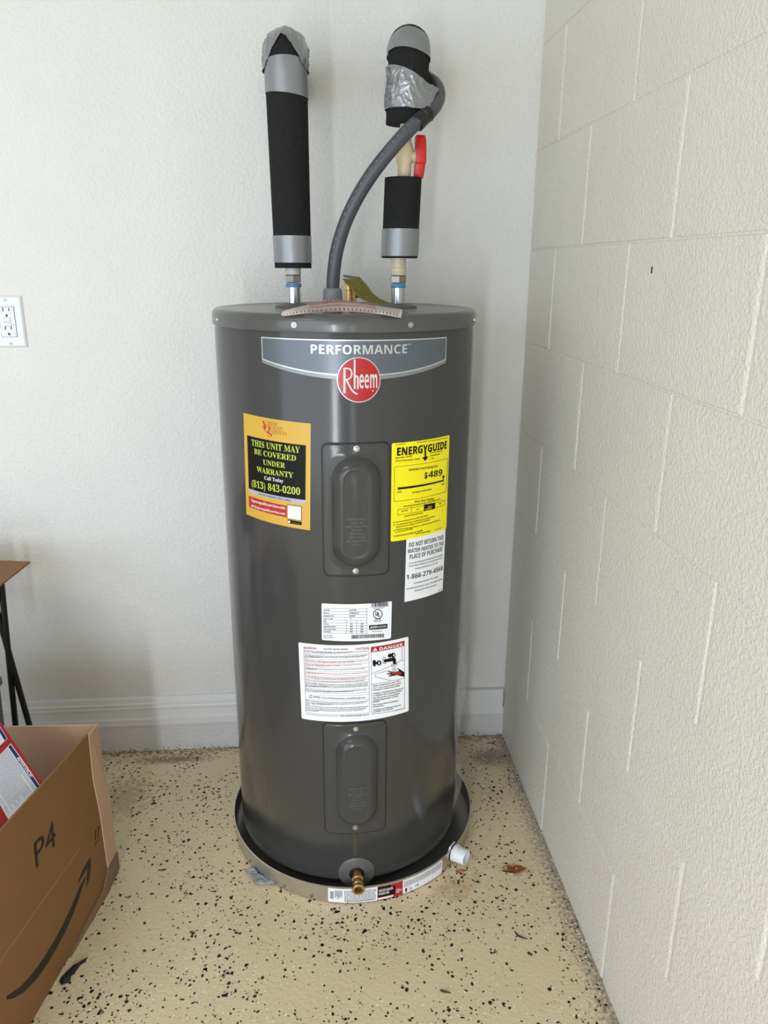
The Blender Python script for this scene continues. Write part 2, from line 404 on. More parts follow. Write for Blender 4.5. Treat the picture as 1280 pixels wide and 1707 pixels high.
# paint chips broadcast in the epoxy: angular flakes, far too many to count
FLK = [mat('flake_black', (42, 36, 38), .4), mat('flake_brown', (92, 76, 64), .4), mat('flake_white', (246, 238, 224), .4)]
bm = NB(); rnd = random.Random(3)
def flake(x, y, s, mi):
    n = rnd.choice((4, 5, 5, 6)); a0 = rnd.random()*6.28; st = rnd.uniform(.5, 1.); ca, sa = math.cos(a0), math.sin(a0); vs = []
    for i in range(n):
        a = 2*PI*(i+rnd.uniform(-.3, .3))/n; r = s*rnd.uniform(.6, 1.15); u, v = r*math.cos(a), r*math.sin(a)*st
        vs.append(bm.verts.new((x+u*ca-v*sa, y+u*sa+v*ca, .0003)))
    f = bm.faces.new(vs); f.material_index = mi; f.normal_update()
    if f.normal.z < 0: f.normal_flip()
count = 0
while count < 26000:
    x, y = rnd.uniform(-1.3, XR), rnd.uniform(-1.75, -.02)
    clump = noise.noise(Vector((x*7, y*7, 1.)))+.6*noise.noise(Vector((x*22, y*22, 5.)))
    if rnd.random() > .55+.8*clump: continue
    q = rnd.random()
    if q < .46: flake(x, y, rnd.choice((.0012, .0015, .0019, .0023, .0028, .0034, .0042, .0048)), 0)
    elif q < .64: flake(x, y, rnd.uniform(.001, .0028), 1)
    else: flake(x, y, rnd.uniform(.0011, .0034), 2)
    count += 1
obj('paint_flakes', bm, FLK, FL, kind='stuff', label='dark, brown and white paint chips scattered in the tan epoxy')

# the rest of the garage, behind and beside the camera
INT = mat('interior_paint', (214, 212, 206), .6)
bm = NB(); box(bm, -5.1, -3.5, 2.75, .72, .12, 2.85); obj('ceiling', bm, INT, kind='structure')
bm = NB(); box(bm, -5.2, -3.5, 0, -5.1, .12, 2.75); obj('wall_left', bm, INT, kind='structure')
bm = NB(); box(bm, .34, -3.5, 0, .72, -3.4, 2.75); box(bm, -5.1, -3.5, 2.25, .34, -3.4, 2.75); box(bm, -5.1, -3.5, 0, -4.8, -3.4, 2.25); obj('wall_front', bm, INT, kind='structure')

# ================================================================== water heater
TX, TY, TR = .0634, -.309, .2546
TS = Cyl(TX, TY, TR)
HEAT = thing('water_heater', 'tall dark grey cylindrical electric water heater standing in the metal drain pan', 'water heater', (TX, TY, .004))
bm = NB(); lathe(bm, [(.2500, .034), (.2525, .036), (.2525, .052), (.2532, .054), (TR, .056), (TR, 1.158), (.2535, 1.163), (.2535, 1.17)], (TX, TY, 0), n=160)
obj('tank_jacket', bm, GREY, HEAT, smooth=True, auto=35)
bm = NB(); lathe(bm, [(.228, .0045), (.228, .036)], (TX, TY, 0), n=96); obj('tank_base', bm, BLACK, HEAT, smooth=True, auto=35)
bm = NB(); lathe(bm, [(.2545, 1.1665), (.2575, 1.1662), (.2580, 1.168), (.2580, 1.184), (.2568, 1.1885), (.2540, 1.1925), (.2500, 1.1950), (.2440, 1.1956), (.236, 1.1952), (.232, 1.1940), (.02, 1.1955)], (TX, TY, 0), n=160)
obj('lid', bm, LIDG, HEAT, smooth=True, auto=50); LZ = 1.195
def screw(S, a, b, off, parent, r=.0042):
    p = S.P(a, b, off); n = (S.P(a, b, off+.01)-p).normalized()
    bm = NB(); lathe(bm, [(r*1.5, -.0006), (r*1.5, .0004), (r, .0006), (r, .0018), (r*.8, .0028), (r*.35, .0032)], p, n, 14, cap0=False)
    u, v, _ = frame(n)
    o = obj('screw', bm, CHROME, parent, smooth=True, auto=40)
    bm = NB()
    for ax, bx in ((u, v), (v, u)):
        vs = [bm.verts.new(p+n*.00335+ax*(r*.55*sa)+bx*(r*.12*sb)) for sa, sb in ((-1,-1),(1,-1),(1,1),(-1,1))]; bm.faces.new(vs)
    bm.free()
    return o
LS = Cyl(TX, TY, .258)
for k in range(8):
    screw(LS, (math.radians(.7+22.5+45*k))*.258, 1.1775, 0, HEAT, .0032)

# element access covers: pressed plates with a raised stadium dome
def cover(q, dome, scr, name, txt):
    C = Crop(TS, 0, 0, 1, .0005)
    ab = [TS.px(*p) for p in q]
    a0 = (ab[0][0]+ab[3][0])/2; a1 = (ab[1][0]+ab[2][0])/2; b1 = (ab[0][1]+ab[1][1])/2; b0 = (ab[2][1]+ab[3][1])/2
    ca, cb, hw, hh = (a0+a1)/2, (b0+b1)/2, (a1-a0)/2, (b1-b0)/2
    dca, dhw, d0, d1, ihw, dh = dome
    n = 96
    def rrect(hw_, hh_, r, t):                    # point on a rounded rectangle, by angle parameter
        # walk: corners get a share of the samples
        seg = t*4 % 4; k = int(seg); f_ = seg-k
        cs = [(hw_-r, hh_-r), (-hw_+r, hh_-r), (-hw_+r, -hh_+r), (hw_-r, -hh_+r)][k]
        nx = [(hw_-r, hh_-r), (-hw_+r, hh_-r), (-hw_+r, -hh_+r), (hw_-r, -hh_+r)][(k+1) % 4]
        if f_ < .5:
            th = k*PI/2+f_*2*PI/2; return cs[0]+r*math.cos(th), cs[1]+r*math.sin(th)
        th = (k+1)*PI/2; g_ = (f_-.5)*2; e = (r*math.cos(th), r*math.sin(th))
        return cs[0]+e[0]+(nx[0]-cs[0])*g_, cs[1]+e[1]+(nx[1]-cs[1])*g_
    def ring(bm, hw_, hh_, r, c_a, c_b, off):
        return [bm.verts.new(TS.P(c_a+x, c_b+y, off)) for x, y in (rrect(hw_, hh_, r, i/n) for i in range(n))]
    bm = NB(); dcb, dhh = (d0+d1)/2, (d1-d0)/2
    ihh = dhh-(dhw-ihw)
    R_ = [ring(bm, hw, hh, .012, ca, cb, -.001), ring(bm, hw, hh, .012, ca, cb, .0012), ring(bm, hw-.0008, hh-.0008, .0115, ca, cb, .0028),
          ring(bm, hw-.003, hh-.003, .010, ca, cb, .0038), ring(bm, hw-.007, hh-.006, .009, ca, cb, .0036)]
    for t in (.35, .7): 
        w1, h1, w2, h2 = hw-.007, hh-.006, dhw+.004, dhh+.004
        R_.append(ring(bm, w1+(w2-w1)*t, h1+(h2-h1)*t, .009+(dhw-.006-.009)*t, ca+(dca-ca)*t, cb+(dcb-cb)*t, .0036))
    for s_, o in ((1.03, .0037), (.97, .0046), (.86, .0085), (.60, .0130), (.34, .0170), (.14, .0186), (0., .0188), (-.12, .0180), (-.3, .0178)):
        w_ = ihw+(dhw-ihw)*s_; h_ = ihh+(dhh-ihh)*s_
        R_.append(ring(bm, w_, h_, w_*.985, dca, dcb, o))
    R_.append(ring(bm, ihw*.45, ihh*.72, ihw*.44, dca, dcb, .0180))
    R_.append(ring(bm, ihw*.08, ihh*.5, ihw*.079, dca, dcb, .0180))
    for A, B in zip(R_, R_[1:]):
        for i in range(n): bm.faces.new((A[i], A[(i+1)%n], B[(i+1)%n], B[i]))
    bm.faces.new(R_[-1])
    o = obj(name, bm, GREY, HEAT, smooth=True)
    for p in scr: screw(TS, *TS.px(*p), .0034, o, .0036)
    # black ring, shade put in as colour for the gap round the plate
    bm = NB(); A = ring(bm, hw+.0016, hh+.0016, .0135, ca, cb, .0005); B = ring(bm, hw-.001, hh-.001, .0115, ca, cb, .0007)
    for i in range(n): bm.faces.new((A[i], A[(i+1)%n], B[(i+1)%n], B[i]))
    obj('gap_shade', bm, BLACK, o)
    # embossed lettering low on the dome
    E_ = Crop(TS, 0, 0, 1, .0186); wd = ihw*1.5
    for i, st in enumerate(txt):
        bb = dcb-ihh*.12-i*.0068; ww = wd*min(1, len(st)/12)
        a_, z_ = dca-ww/2, bb
        E_.ab = lambda p: p
        E_.text(st, (a_, z_), (a_+ww, z_), (a_, z_+.0042), EMB, res=1)
    E_.emit('embossed_lettering', o)
    return o
EMB = mat('embossed_paint', (94, 94, 93), .3)
dg = lambda p: TS.px(*p)
a_mid = (TS.px(550, 850)[0]+TS.px(633, 850)[0])/2
TXT = ['POWER SUPPLY', 'MUST BE', 'DISCONNECTED', 'BEFORE', 'REMOVING', 'THIS COVER', 'OR ADJUSTING', 'U.S.A.']
cover([(537, 738), (649, 737), (647, 957), (539, 957)], (.0065, .043, .748, .955, .0225, .018), [(594, 747.5), (592.5, 951)], 'element_cover', TXT)
cover([(540, 1204), (644, 1200), (641, 1383), (541, 1385)], (.0055, .041, .178, .392, .0225, .018), [(593, 1214), (592, 1378)], 'element_cover', TXT)

# ---- brand badge
SILVER = mat('silver_print', (196, 198, 198), .3, metal=.5)
SLATE = mat('slate_print', (96, 104, 112), .3, metal=.3)
SILV2 = mat('dull_silver_print', (138, 141, 142), .35, metal=.3)
RED = mat('badge_red', (176, 14, 26), .3)
BADGE = Crop(TS, 390, 540, 3.2, .0003)
th = lambda d: math.radians(d)*TR
def badge(ins, dn, off, name, m, par):
    a0, a1 = th(-36.9)+ins, th(42.6)-ins; am = (a0+a1)/2; hw = (a1-a0)/2
    top = lambda a: 1.1555-ins-.002*(a-a0)/(a1-a0)
    bot = lambda a: (1.1165-.0035*(a-a0)/(a1-a0))-.0215*(1-((a-am)/hw)**2)*.98+ins-dn*(1-.25*((a-am)/hw)**2)
    bm = NB(); us = lin(0, 1, 60)
    grid(bm, lambda u, v: TS.P(a0+(a1-a0)*u, bot(a0+(a1-a0)*u)*(1-v)+top(a0+(a1-a0)*u)*v, off), us, lin(0, 1, 3))
    return obj(name, bm, m, par)
BD = badge(0, .0065, .0002, 'brand_badge', SILV2, HEAT)
badge(0, 0, .0004, 'silver_border', SILVER, BD)
badge(.0022, 0, .0006, 'slate_field', SLATE, BD)
T_ = BADGE
T_.off = .0008
T_.text(sb('PERFORMANCE'), (410, 158), (922, 156), (410, 110), SILVER)
T_.text('TM', (927, 113), (941, 113), (927, 105), SILVER, res=1)
cp = lambda r, ry: [(665+r*math.cos(2*PI*i/64), 298+ry*math.sin(2*PI*i/64)) for i in range(64)]
T_.poly(cp(116, 121), SILVER, .0010); T_.poly(cp(111, 116), RED, .0012)
T_.off = .0014
PALE = mat('pale_print', (214, 208, 206), .35)
T_.stroke([(589, 366), (589, 236)], 12, PALE); T_.stroke([(589, 237), (608, 237), (620, 242), (627, 253), (628, 268), (624, 282), (614, 292), (600, 297), (596, 297)], 8, PALE)
T_.stroke([(600, 297), (614, 328), (628, 352), (642, 366), (656, 373)], 9, PALE)
T_.stroke([(643, 192), (643, 344)], 10, PALE); T_.stroke([(643, 292), (648, 280), (655, 278), (660, 286), (660, 344)], 9, PALE)
T_.text(sb('eem'), (668, 343), (763, 341), (668, 248), PALE)
T_.text('R', (737, 361), (745, 361), (737, 351), PALE, res=1)
T_.emit('lettering', BD)

# ---- yellow-gold service sticker
GOLD = mat('gold_label', (212, 170, 62), .35, var=.04, vscale=20)
xq = sheet('service_sticker', TS, [(406, 688), (518, 706), (517, 884), (411, 857)], GOLD, HEAT, label='gold and black service sticker with warranty phone number')
C = Crop(TS, 395, 680, 8.1286, .0008)
bs = lambda s: ''.join(chr(0x1D400+ord(c)-65) if 'A' <= c <= 'Z' else chr(0x1D41A+ord(c)-97) if 'a' <= c <= 'z' else chr(0x1D7CE+ord(c)-48) if c.isdigit() else c for c in s)
it = lambda s: ''.join(chr(0x1D434+ord(c)-65) if 'A' <= c <= 'Z' else chr(0x1D44E+ord(c)-97) if 'a' <= c <= 'z' else c for c in s)
C.poly([(140, 368), (935, 507), (928, 1248), (163, 1090)], INK, .0006)
C.poly([(163, 1090), (928, 1248), (926, 1305), (163, 1140)], mat('silver_strip', (176, 180, 190), .35), .0006)
C.poly([(163, 1188), (675, 1325), (672, 1482), (168, 1340)], mat('sticker_red', (178, 34, 34), .4), .0006)
LIME = mat('lime_print', (196, 212, 70), .4)
for st, a, b_, t in (('THIS UNIT MAY', (202, 505), (855, 610), (196, 420)), ('BE COVERED', (238, 620), (803, 718), (232, 545)), ('UNDER', (358, 765), (655, 815), (352, 693)),
                     ('WARRANTY', (272, 860), (765, 948), (266, 785)), ('(813) 843-0200', (205, 1062), (858, 1178), (203, 968))):
    C.text(bs(st), a, b_, t, LIME, bold=0)
C.text(bs('Call Today'), (375, 968), (630, 1012), (372, 918), WHITEINK)
C.text(bs('DO NOT REMOVE THIS LABEL'), (298, 1172), (740, 1268), (297, 1148), INK, res=1)
C.text(bs('Xpressqualityservices.com'), (197, 1265), (655, 1375), (196, 1222), WHITEINK, res=1)
C.text(bs('info@xpressqualityservices.com'), (195, 1335), (655, 1450), (194, 1298), WHITEINK, res=1)
RUST = mat('logo_brown', (182, 92, 50), .4); CRIM = mat('logo_crimson', (176, 40, 62), .4)
C.text(bs('X'), (340, 262), (410, 275), (338, 165), CRIM, bold=-.01); C.text(it('PRESS'), (412, 228), (545, 245), (412, 180), RUST, res=1)
C.text(bs('Q'), (365, 312), (450, 328), (363, 215), CRIM, bold=-.01); C.text(it('UALITY'), (452, 290), (625, 315), (452, 240), RUST, res=1)
C.text(bs('S'), (418, 385), (475, 395), (416, 300), CRIM, bold=-.01); C.text(it('ERVICES'), (476, 348), (680, 375), (476, 302), RUST, res=1)
C.poly([(682, 1305), (880, 1332), (876, 1530), (682, 1500)], INK, .00075); C.poly([(690, 1313), (873, 1340), (868, 1522), (690, 1493)], WHITE, .001)
C.poly([(690, 1520), (700, 1512), (870, 1540), (880, 1550), (878, 1580), (868, 1588), (700, 1562), (690, 1552)], INK, .0006)
C.poly([(708+16*math.cos(i*.5236), 1541+16*math.sin(i*.5236)) for i in range(12)], WHITE)
C.text('SCAN ME', (735, 1562), (856, 1578), (735, 1542), INKS, res=1, bold=.02)
C.emit('lettering', xq)

# ---- yellow energy label
YEL = mat('energy_yellow', (254, 240, 14), .35)
eg = sheet('energy_label', TS, [(653, 739), (749, 725), (743.5, 881), (651, 903)], YEL, HEAT, rad=.003, label='bright yellow energy cost label reading $489')
C = Crop(TS, 640, 720, 5.883, .0008)
C.text(sb('ENERGYGUIDE'), (125, 232), (612, 160), (125, 158), INK, bold=.016)
C.stroke([(402, 170), (403, 240)], 16, INK); C.poly([(370, 250), (433, 238), (403, 285)], INK)
C.text('U.S. Government', (112, 132), (208, 118), (112, 122), INK, res=1)
C.text('Federal law prohibits removal of this label before consumer purchase.', (320, 108), (622, 60), (320, 98), INK, res=1)
C.text('Water Heater - ELECTRIC', (110, 263), (275, 243), (110, 248), INK, res=1); C.text('Tank Size (Storage Capacity) : 36 gallons', (110, 292), (352, 268), (110, 277), INK, res=1)
C.text('Rheem Sales Company, Inc.', (450, 210), (572, 190), (450, 198), INK, res=1); C.text('Model XE40M06ST45U1', (450, 240), (548, 222), (450, 228), INK, res=1); C.text('# 1278', (448, 270), (484, 264), (448, 258), INK, res=1)
C.frame([(103, 342), (622, 258), (606, 583), (97, 683)], 3, INK)
C.text('Estimated Yearly Energy Cost', (242, 382), (522, 342), (242, 360), INK, res=1, bold=.012)
C.text('$', (393, 455), (425, 449), (393, 398), INK, bold=.02); C.text(sb('489'), (432, 449), (567, 425), (432, 389), INK)
C.poly([(566, 432), (594, 427), (578, 468)], INK)
C.poly([(135, 545), (580, 468), (580, 482), (135, 566)], INK)
for x, y in ((135, 555), (262, 540), (385, 520), (490, 502), (582, 478)): C.stroke([(x, y-22 if x in (135, 582) else y), (x, y+18)], 3, INK)
C.text('$454', (128, 600), (168, 594), (128, 584), INK, res=1, bold=.02); C.text('$490', (560, 522), (588, 517), (560, 508), INK, res=1, bold=.02)
C.text('Cost Range of Similar Models', (272, 602), (464, 568), (272, 586), INK, res=1)
C.text('First Hour Rating', (300, 695), (487, 662), (300, 674), INK, res=1, bold=.01)
C.text('(How much hot water you get in the first hour of use)', (188, 738), (552, 664), (188, 722), INK, res=1)
C.frame([(136, 760), (592, 668), (588, 716), (133, 814)], 3, INK); C.stroke([(268, 735), (267, 786)], 3, INK)
C.poly([(390, 712), (500, 692), (498, 752), (388, 776)], INK)
C.text('Very Small', (165, 786), (232, 772), (165, 772), INK, res=1); C.text('Low', (318, 766), (340, 760), (318, 752), INK, res=1); C.text('High', (536, 712), (558, 706), (536, 698), INK, res=1)
C.text('Medium', (425, 742), (466, 733), (425, 730), YEL, .02, 1, .001); C.text('52 Gallons', (402, 766), (462, 752), (402, 753), YEL, .02, 1, .001)
C.text('Estimated Yearly Electricity Use', (200, 834), (380, 796), (200, 820), INK, res=1)
C.para([('Your cost will depend on your utility rates and use.', .74), ('Cost range based only on models fueled by electricity with a', .9), ('medium first hour rating (51 to less than 75 gallons).', .79), ('Estimated energy cost is based on a national average electricity cost', 1.02), ('of 14 cents per kWh.', .40)],
       (115, 892), (113, 990), (540, 796), INK, .55)
C.text('Estimated yearly energy use: 3493 kWh', (113, 1028), (378, 972), (113, 1012), INK, res=1); C.text('www.ftc.gov/energy', (306, 1006), (452, 976), (306, 992), INK, res=1, bold=.01)
C.text('Rev 01-2023', (498, 962), (560, 944), (498, 954), INK, res=1)
for y in (886, 914, 970, 1022): C.poly([(98+6*math.cos(i*.785), y+6*math.sin(i*.785)) for i in range(8)], INK)
C.emit('lettering', eg)

# ---- white do-not-return notice, tucked below the energy label
dn = sheet('return_notice', TS, [(677.5, 893), (742.5, 880), (737.5, 984), (674, 1003.5)], WHITE, HEAT, off=.0003, label='white notice with black capitals below the yellow label')
C = Crop(TS, 640, 720, 5.883, .0005)
C.text(sb('DO NOT RETURN THIS'), (242, 1130), (580, 1050), (242, 1088), INK, bold=0); C.text(sb('WATER HEATER TO THE'), (230, 1190), (581, 1108), (230, 1152), INK, bold=0); C.text(sb('PLACE OF PURCHASE'), (248, 1248), (568, 1166), (248, 1206), INK, bold=0)
C.para([('IF YOU ARE EXPERIENCING PROBLEMS WITH THIS WATER', 1), ('HEATER, NEED ASSISTANCE WITH INSTALLATION, OR FOR', .99)], (242, 1298), (242, 1326), (570, 1212), INKS, .5)
C.text('GENERAL QUESTIONS CALL TOLL FREE', (302, 1350), (524, 1288), (302, 1336), INKS, res=1)
C.text(sb('1-866-279-4566'), (218, 1450), (574, 1353), (218, 1404), INK)
C.text('TECHNICIANS AVAILABLE 7 DAYS A WEEK', (290, 1492), (524, 1426), (290, 1478), INKS, res=1)
C.text('FOR MORE INFORMATION, CONSULT THE OWNERS MANUAL', (220, 1548), (570, 1446), (220, 1534), INKS, res=1); C.text('PROVIDED WITH THE WATER HEATER', (300, 1566), (512, 1504), (300, 1552), INKS, res=1)
C.text('AP23156', (530, 1560), (568, 1548), (530, 1550), INKS, res=1)
C.emit('lettering', dn)

# ---- rating plate
rp = sheet('rating_plate', TS, [(536, 1005.5), (653, 1002), (651.5, 1064), (536.5, 1066.5)], WHITE, HEAT, rad=.0025, label='small white rating plate with barcode and round test mark')
C = Crop(TS, 490, 990, 6.4, .0008)
yl = [155, 185, 216, 247, 277, 305, 334, 362, 390, 417]
for i, y in enumerate(yl): C.stroke([(313, y-3), (550, y+1 if i < 4 else y+3), (778, y+2)], 2.5, INK)
C.stroke([(779, 150), (777, 420)], 2.5, INK); C.stroke([(560, 282), (558, 424)], 2.5, INK); C.stroke([(669, 282), (668, 424)], 2.5, INK)
for i, st in enumerate(('Serial No.', 'Model No.', 'Manufacture Date', 'Cap. U.S. Gals.', 'Phase', 'Volts AC', 'Upper Element Watts', 'Lower Element Watts', 'Total Watts')):
    C.text(st, (315, yl[i+1]-9), (315+7*len(st), yl[i+1]-7), (315, yl[i+1]-23), INK, .01, 1)
for st, x, w_, r_ in (('A192312099', 588, 76, 0), ('XE40M06ST45U1', 588, 108, 1), ('08APR2023', 588, 70, 2), ('40', 597, 13, 3), ('1', 605, 4, 4), ('1', 713, 4, 4), ('240', 598, 26, 5), ('208', 710, 26, 5), ('4500', 594, 32, 6), ('3380', 706, 32, 6), ('4500', 594, 32, 7), ('3380', 706, 32, 7), ('4500', 594, 32, 8), ('3380', 706, 32, 8)):
    C.text(st, (x, yl[r_+1]-6), (x+w_, yl[r_+1]-6), (x, yl[r_+1]-20), INK, .02, 1)
C.para([('Tested Manufactured By', .95), ('Rheem Sales Company', .9), ('Montgomery, Alabama U.S.A.', 1.2)], (315, 443), (316, 471), (420, 440), INK, .55)
rb = random.Random(5)
def bars(x0, x1, y0, y1, n, cv=0.):
    x = x0
    while x < x1:
        w_ = rb.choice((2, 3, 4, 6)); t = (x-x0)/(x1-x0); dy = cv*t
        C.poly([(x, y0+dy), (x+w_, y0+dy), (x+w_, y1+dy), (x, y1+dy)], INK); x += w_+rb.choice((2, 3, 4))
bars(826, 1000, 92, 136, 0, -8); bars(612, 962, 438, 478, 0, -16)
C.stroke([(808, 142), (1012, 126)], 2, INK)
C.text('MANUFACTURED BY', (848, 158), (962, 150), (848, 148), INK, res=1)
cc = [(893+47*math.cos(2*PI*i/32), 214+48*math.sin(2*PI*i/32)) for i in range(33)]; C.stroke(cc, 8, INK)
C.stroke([(872, 190), (872, 222), (880, 230), (890, 222), (890, 190)], 8, INK); C.stroke([(898, 202), (898, 238), (914, 238)], 8, INK)
C.text('LISTED', (862, 276), (922, 272), (862, 264), INK, .02, 1); C.para([('HOUSEHOLD STORAGE', 1.), ('TANK WATER', .9)], (846, 288), (848, 300), (934, 283), INK, .6)
C.poly([(805, 333), (990, 318), (996, 324), (996, 358), (990, 366), (806, 382), (799, 376), (799, 340)], INK)
C.text('AHRI', (808, 370), (882, 362), (808, 346), WHITEINK, .04, 1, .001, .2); C.text('CERTIFIED', (888, 360), (984, 350), (888, 344), WHITEINK, .01, 1, .001)
C.text('www.ahridirectory.org', (834, 406), (938, 396), (834, 396), INK, res=1)
C.emit('lettering', rp)

# ---- warning and danger label
dl = sheet('danger_label', TS, [(497.5, 1070.5), (680.5, 1061), (681, 1185), (503, 1197.5)], WHITE, HEAT, rad=.003, label='wide white warning label with red danger panel')
# its lower edge sags in the photograph because the cylinder curves, which the surface gives by itself
C = Crop(TS, 490, 990, 6.4, .0008)
DRED = mat('danger_red', (176, 26, 40), .4)
def row(st, xl, yl_, xr, yr, h, m_, bold=.0):    # follows the label's curve by its two ends
    C.text(st, (xl, yl_), (xr, yr), (xl, yl_-h), m_, bold, 1)
row('WARNING', 105, 584, 242, 592, 24, DRED, .03); row('ELECTRIC WATER HEATER', 318, 594, 575, 596, 15, INK, .02); row('CAUTION', 655, 596, 793, 588, 22, DRED, .03)
LT = [('FOR SAFE INSTALLATION AND OPERATION - Follow the instructions in the Use and Care Manual', INK), ('provided. A replacement copy may be obtained by writing the manufacturer.', INK, .76), None,
      ("This appliance must be installed in accordance with the manufacturer's instructions, local codes,", INK), ('utility company requirements, and/or in the absence of local codes, the latest edition of the', INK, .95), ('National Electrical Code.', INK, .25), None,
      ('ELECTRIC SHOCK: DO NOT store or use gasoline or other flammable vapors and liquids in the', DRED), ('vicinity of this or any other appliance. It may start a fire or cause an explosion.', DRED, .8), None,
      ('WARNING: TURN POWER OFF before servicing to reduce the risk of electric shock. See use and care', DRED, .9), ('manual before changing the thermostat setting.', DRED, .55), None,
      ('WARNING: Any thermostat setting above 125 F (52 C) may cause severe burns and scalding.', INK, .96), ('Keep combustibles away.', INK, .2), None,
      ('CAUTION: Power must be turned OFF before removing access panels prior to adjusting thermostats or', DRED), ('performing service.', DRED, .3), None,
      ('CAUTION: Hydrogen gas can be produced in a hot water system that has not been used for two weeks', DRED), ('or more. Hydrogen gas is extremely flammable and should be vented with care at a faucet.', DRED, .97), None,
      ('NOTICE: Tank must be full of water before being energized to avoid damaging the heating elements.', INK, .95), None,
      ('NOTICE PLACEMENT: Regardless of the material from which a water heater is constructed, it will in', INK), ('time fail. The water heater should be located in an area where leakage will not damage the area.', INK), ('Where such locations cannot be avoided a suitable drain pan must be installed under the heater.', INK), ('See Use and Care Manual.', INK, .35), None,
      ('NOTICE: This water heater must be braced, anchored, or strapped to avoid falling or moving', INK, .97), ('during an earthquake. See instructions for correct installation procedures.', INK, .78), None]
n = len(LT); y = 606.; ytop, ybot = 606, 1048
for i, r_ in enumerate(LT):
    y = ytop+(ybot-ytop)*i/(n-1); dx = 18*(y-606)/660
    xl, xr = 112+dx, 785+dx*.4; c1 = 7*(1-abs((y-800)/900)); yl2 = y-1; yr2 = y+4
    if r_ is None: C.stroke([(xl-8, yl2-5), ((xl+xr)/2, y+9), (xr+12, yr2-5)], 1.8, INK); continue
    fr = r_[2] if len(r_) > 2 else 1.
    row(r_[0], xl, yl2, xl+(xr-xl)*fr, yl2+(yr2-yl2)*fr, 9.5, r_[1], .01)
row('WARNING: Cancer and Reproductive Harm - www.P65Warnings.ca.gov', 206, 1102, 762, 1108, 13, INK, .015)
C.stroke([(162, 1105), (180, 1076), (197, 1107), (162, 1105)], 4, INK)
LB = [('When a thermostatic tank control is connected to the certified hydronic device through, the', 1.), ('water heater may be used to hold the water temperature not to exceed 120 F or', .97), ('lower. Only certified personnel.', .45),
      ('NOTICE: If no water heater has been provided with supplemental heating and potable, you must', 1.), ('install only on the supply line that requires the thermostat of the water temperature.', .98), ('Failure to adjust the thermostat may cause loss of water temperature.', .93), ('See the manual.', .2)]
for i, (st, fr) in enumerate(LB):
    y = 1140+i*18.5; dx = 18*(y-606)/660; row(st, 114+dx, y-3, 114+dx+660*fr, y+4*fr, 10, INK, .01)
C.stroke([(126, 1117), (455, 1130), (802, 1118)], 1.8, INK); C.stroke([(126, 1072), (455, 1084), (800, 1070)], 1.8, INK); C.stroke([(130, 1262), (460, 1284), (805, 1268)], 2, INK)
C.stroke([(104, 582), (128, 1262)], 2.5, INK); C.stroke([(797, 570), (805, 1268)], 2.5, INK)
row('MAX. WORKING PRESSURE 150 P.S.I.', 495, 1306, 803, 1292, 13, INK, .02); row('Meets the requirements of the latest standard and ordinances, factory inspected.', 134, 1282, 480, 1304, 8, INKS)
# danger panel
C.poly([(818, 566), (1178, 497), (1176, 552), (820, 622)], DRED)
C.text(sb('DANGER'), (912, 602), (1158, 552), (912, 570), WHITEINK, 0, 2, .001)
C.poly([(838, 612), (862, 570), (890, 602)], WHITEINK, .001); C.stroke([(863, 583), (864, 600)], 4, DRED, .0012)
C.frame([(820, 622), (1176, 552), (1177, 1217), (830, 1282)], 3, INK); C.stroke([(826, 962), (1177, 896)], 3, INK)
C.stroke([(830, 850), (1030, 766)], 3, INK); C.stroke([(1084, 738), (1150, 705), (1176, 715)], 3, INK); C.stroke([(1150, 560), (1152, 704)], 3, INK)
C.stroke([(1012, 812), (870, 852), (862, 866), (872, 884), (1030, 922)], 3, INK)
def gear(x, y, r):
    C.poly([(x+(r if i % 2 else r*.72)*math.cos(2*PI*i/16), y+(r if i % 2 else r*.72)*math.sin(2*PI*i/16)) for i in range(16)], INK)
gear(905, 735, 32); C.poly([(838, 715), (850, 702), (870, 708), (876, 740), (866, 772), (848, 772), (838, 750)], INK); C.poly([(870, 730), (890, 725), (890, 748), (870, 750)], INK)
gear(1055, 652, 30); C.poly([(1000, 650), (1012, 636), (1034, 636), (1034, 676), (1012, 678), (1000, 668)], INK)
C.poly([(898, 725), (912, 722), (914, 745), (900, 748)], WHITE, .001); C.poly([(1056, 644), (1068, 640), (1070, 660), (1056, 662)], WHITE, .001)
C.stroke([(962+16*math.cos(i*.5236), 710+36*math.sin(i*.5236)) for i in range(13)], 5, INK)
C.poly([(955, 700), (1055, 676), (1078, 680), (1086, 700), (1086, 745), (1056, 748), (1052, 716), (960, 730)], INK)
C.text('HOT', (1036, 778), (1102, 764), (1036, 752), DRED, .02, 1)
C.poly([(1050, 785), (1078, 778), (1098, 830), (1040, 838)], mat('water_print', (188, 206, 204), .4))
C.poly([(1177, 836), (1140, 812), (1096, 786), (1120, 822), (1060, 828), (1000, 822), (1000, 830), (1040, 840), (990, 848), (990, 855), (1040, 858), (1004, 874), (1006, 880), (1060, 872), (1100, 866), (1177, 884)], INK)
C.poly([(1040, 838), (1098, 826), (1140, 832), (1146, 852), (1100, 864), (1044, 856)], DRED, .001)
for st, xr, y in (('Water temperature over 125 F', 1132, 988), ('(52 C) can cause severe burns', 1140, 1011), ('instantly or death from scalds.', 1132, 1034), ('Children, disabled and elderly are', 1162, 1070), ('at highest risk of being scalded.', 1150, 1093),
                  ('See instruction manual before', 1130, 1119), ('setting temperature at water', 1112, 1142), ('heater.', 916, 1162), ('Feel water before bathing or', 1112, 1191), ('showering.', 954, 1214), ('Temperature limiting valves are', 1142, 1244), ('available, see manual.', 1056, 1266)):
    row(st, 842, y, xr, y-(xr-842)*.185, 15, INK, .015)
row('AP23155 Rev. 02', 1076, 1250, 1176, 1222, 9, INKS)
C.emit('lettering', dl)

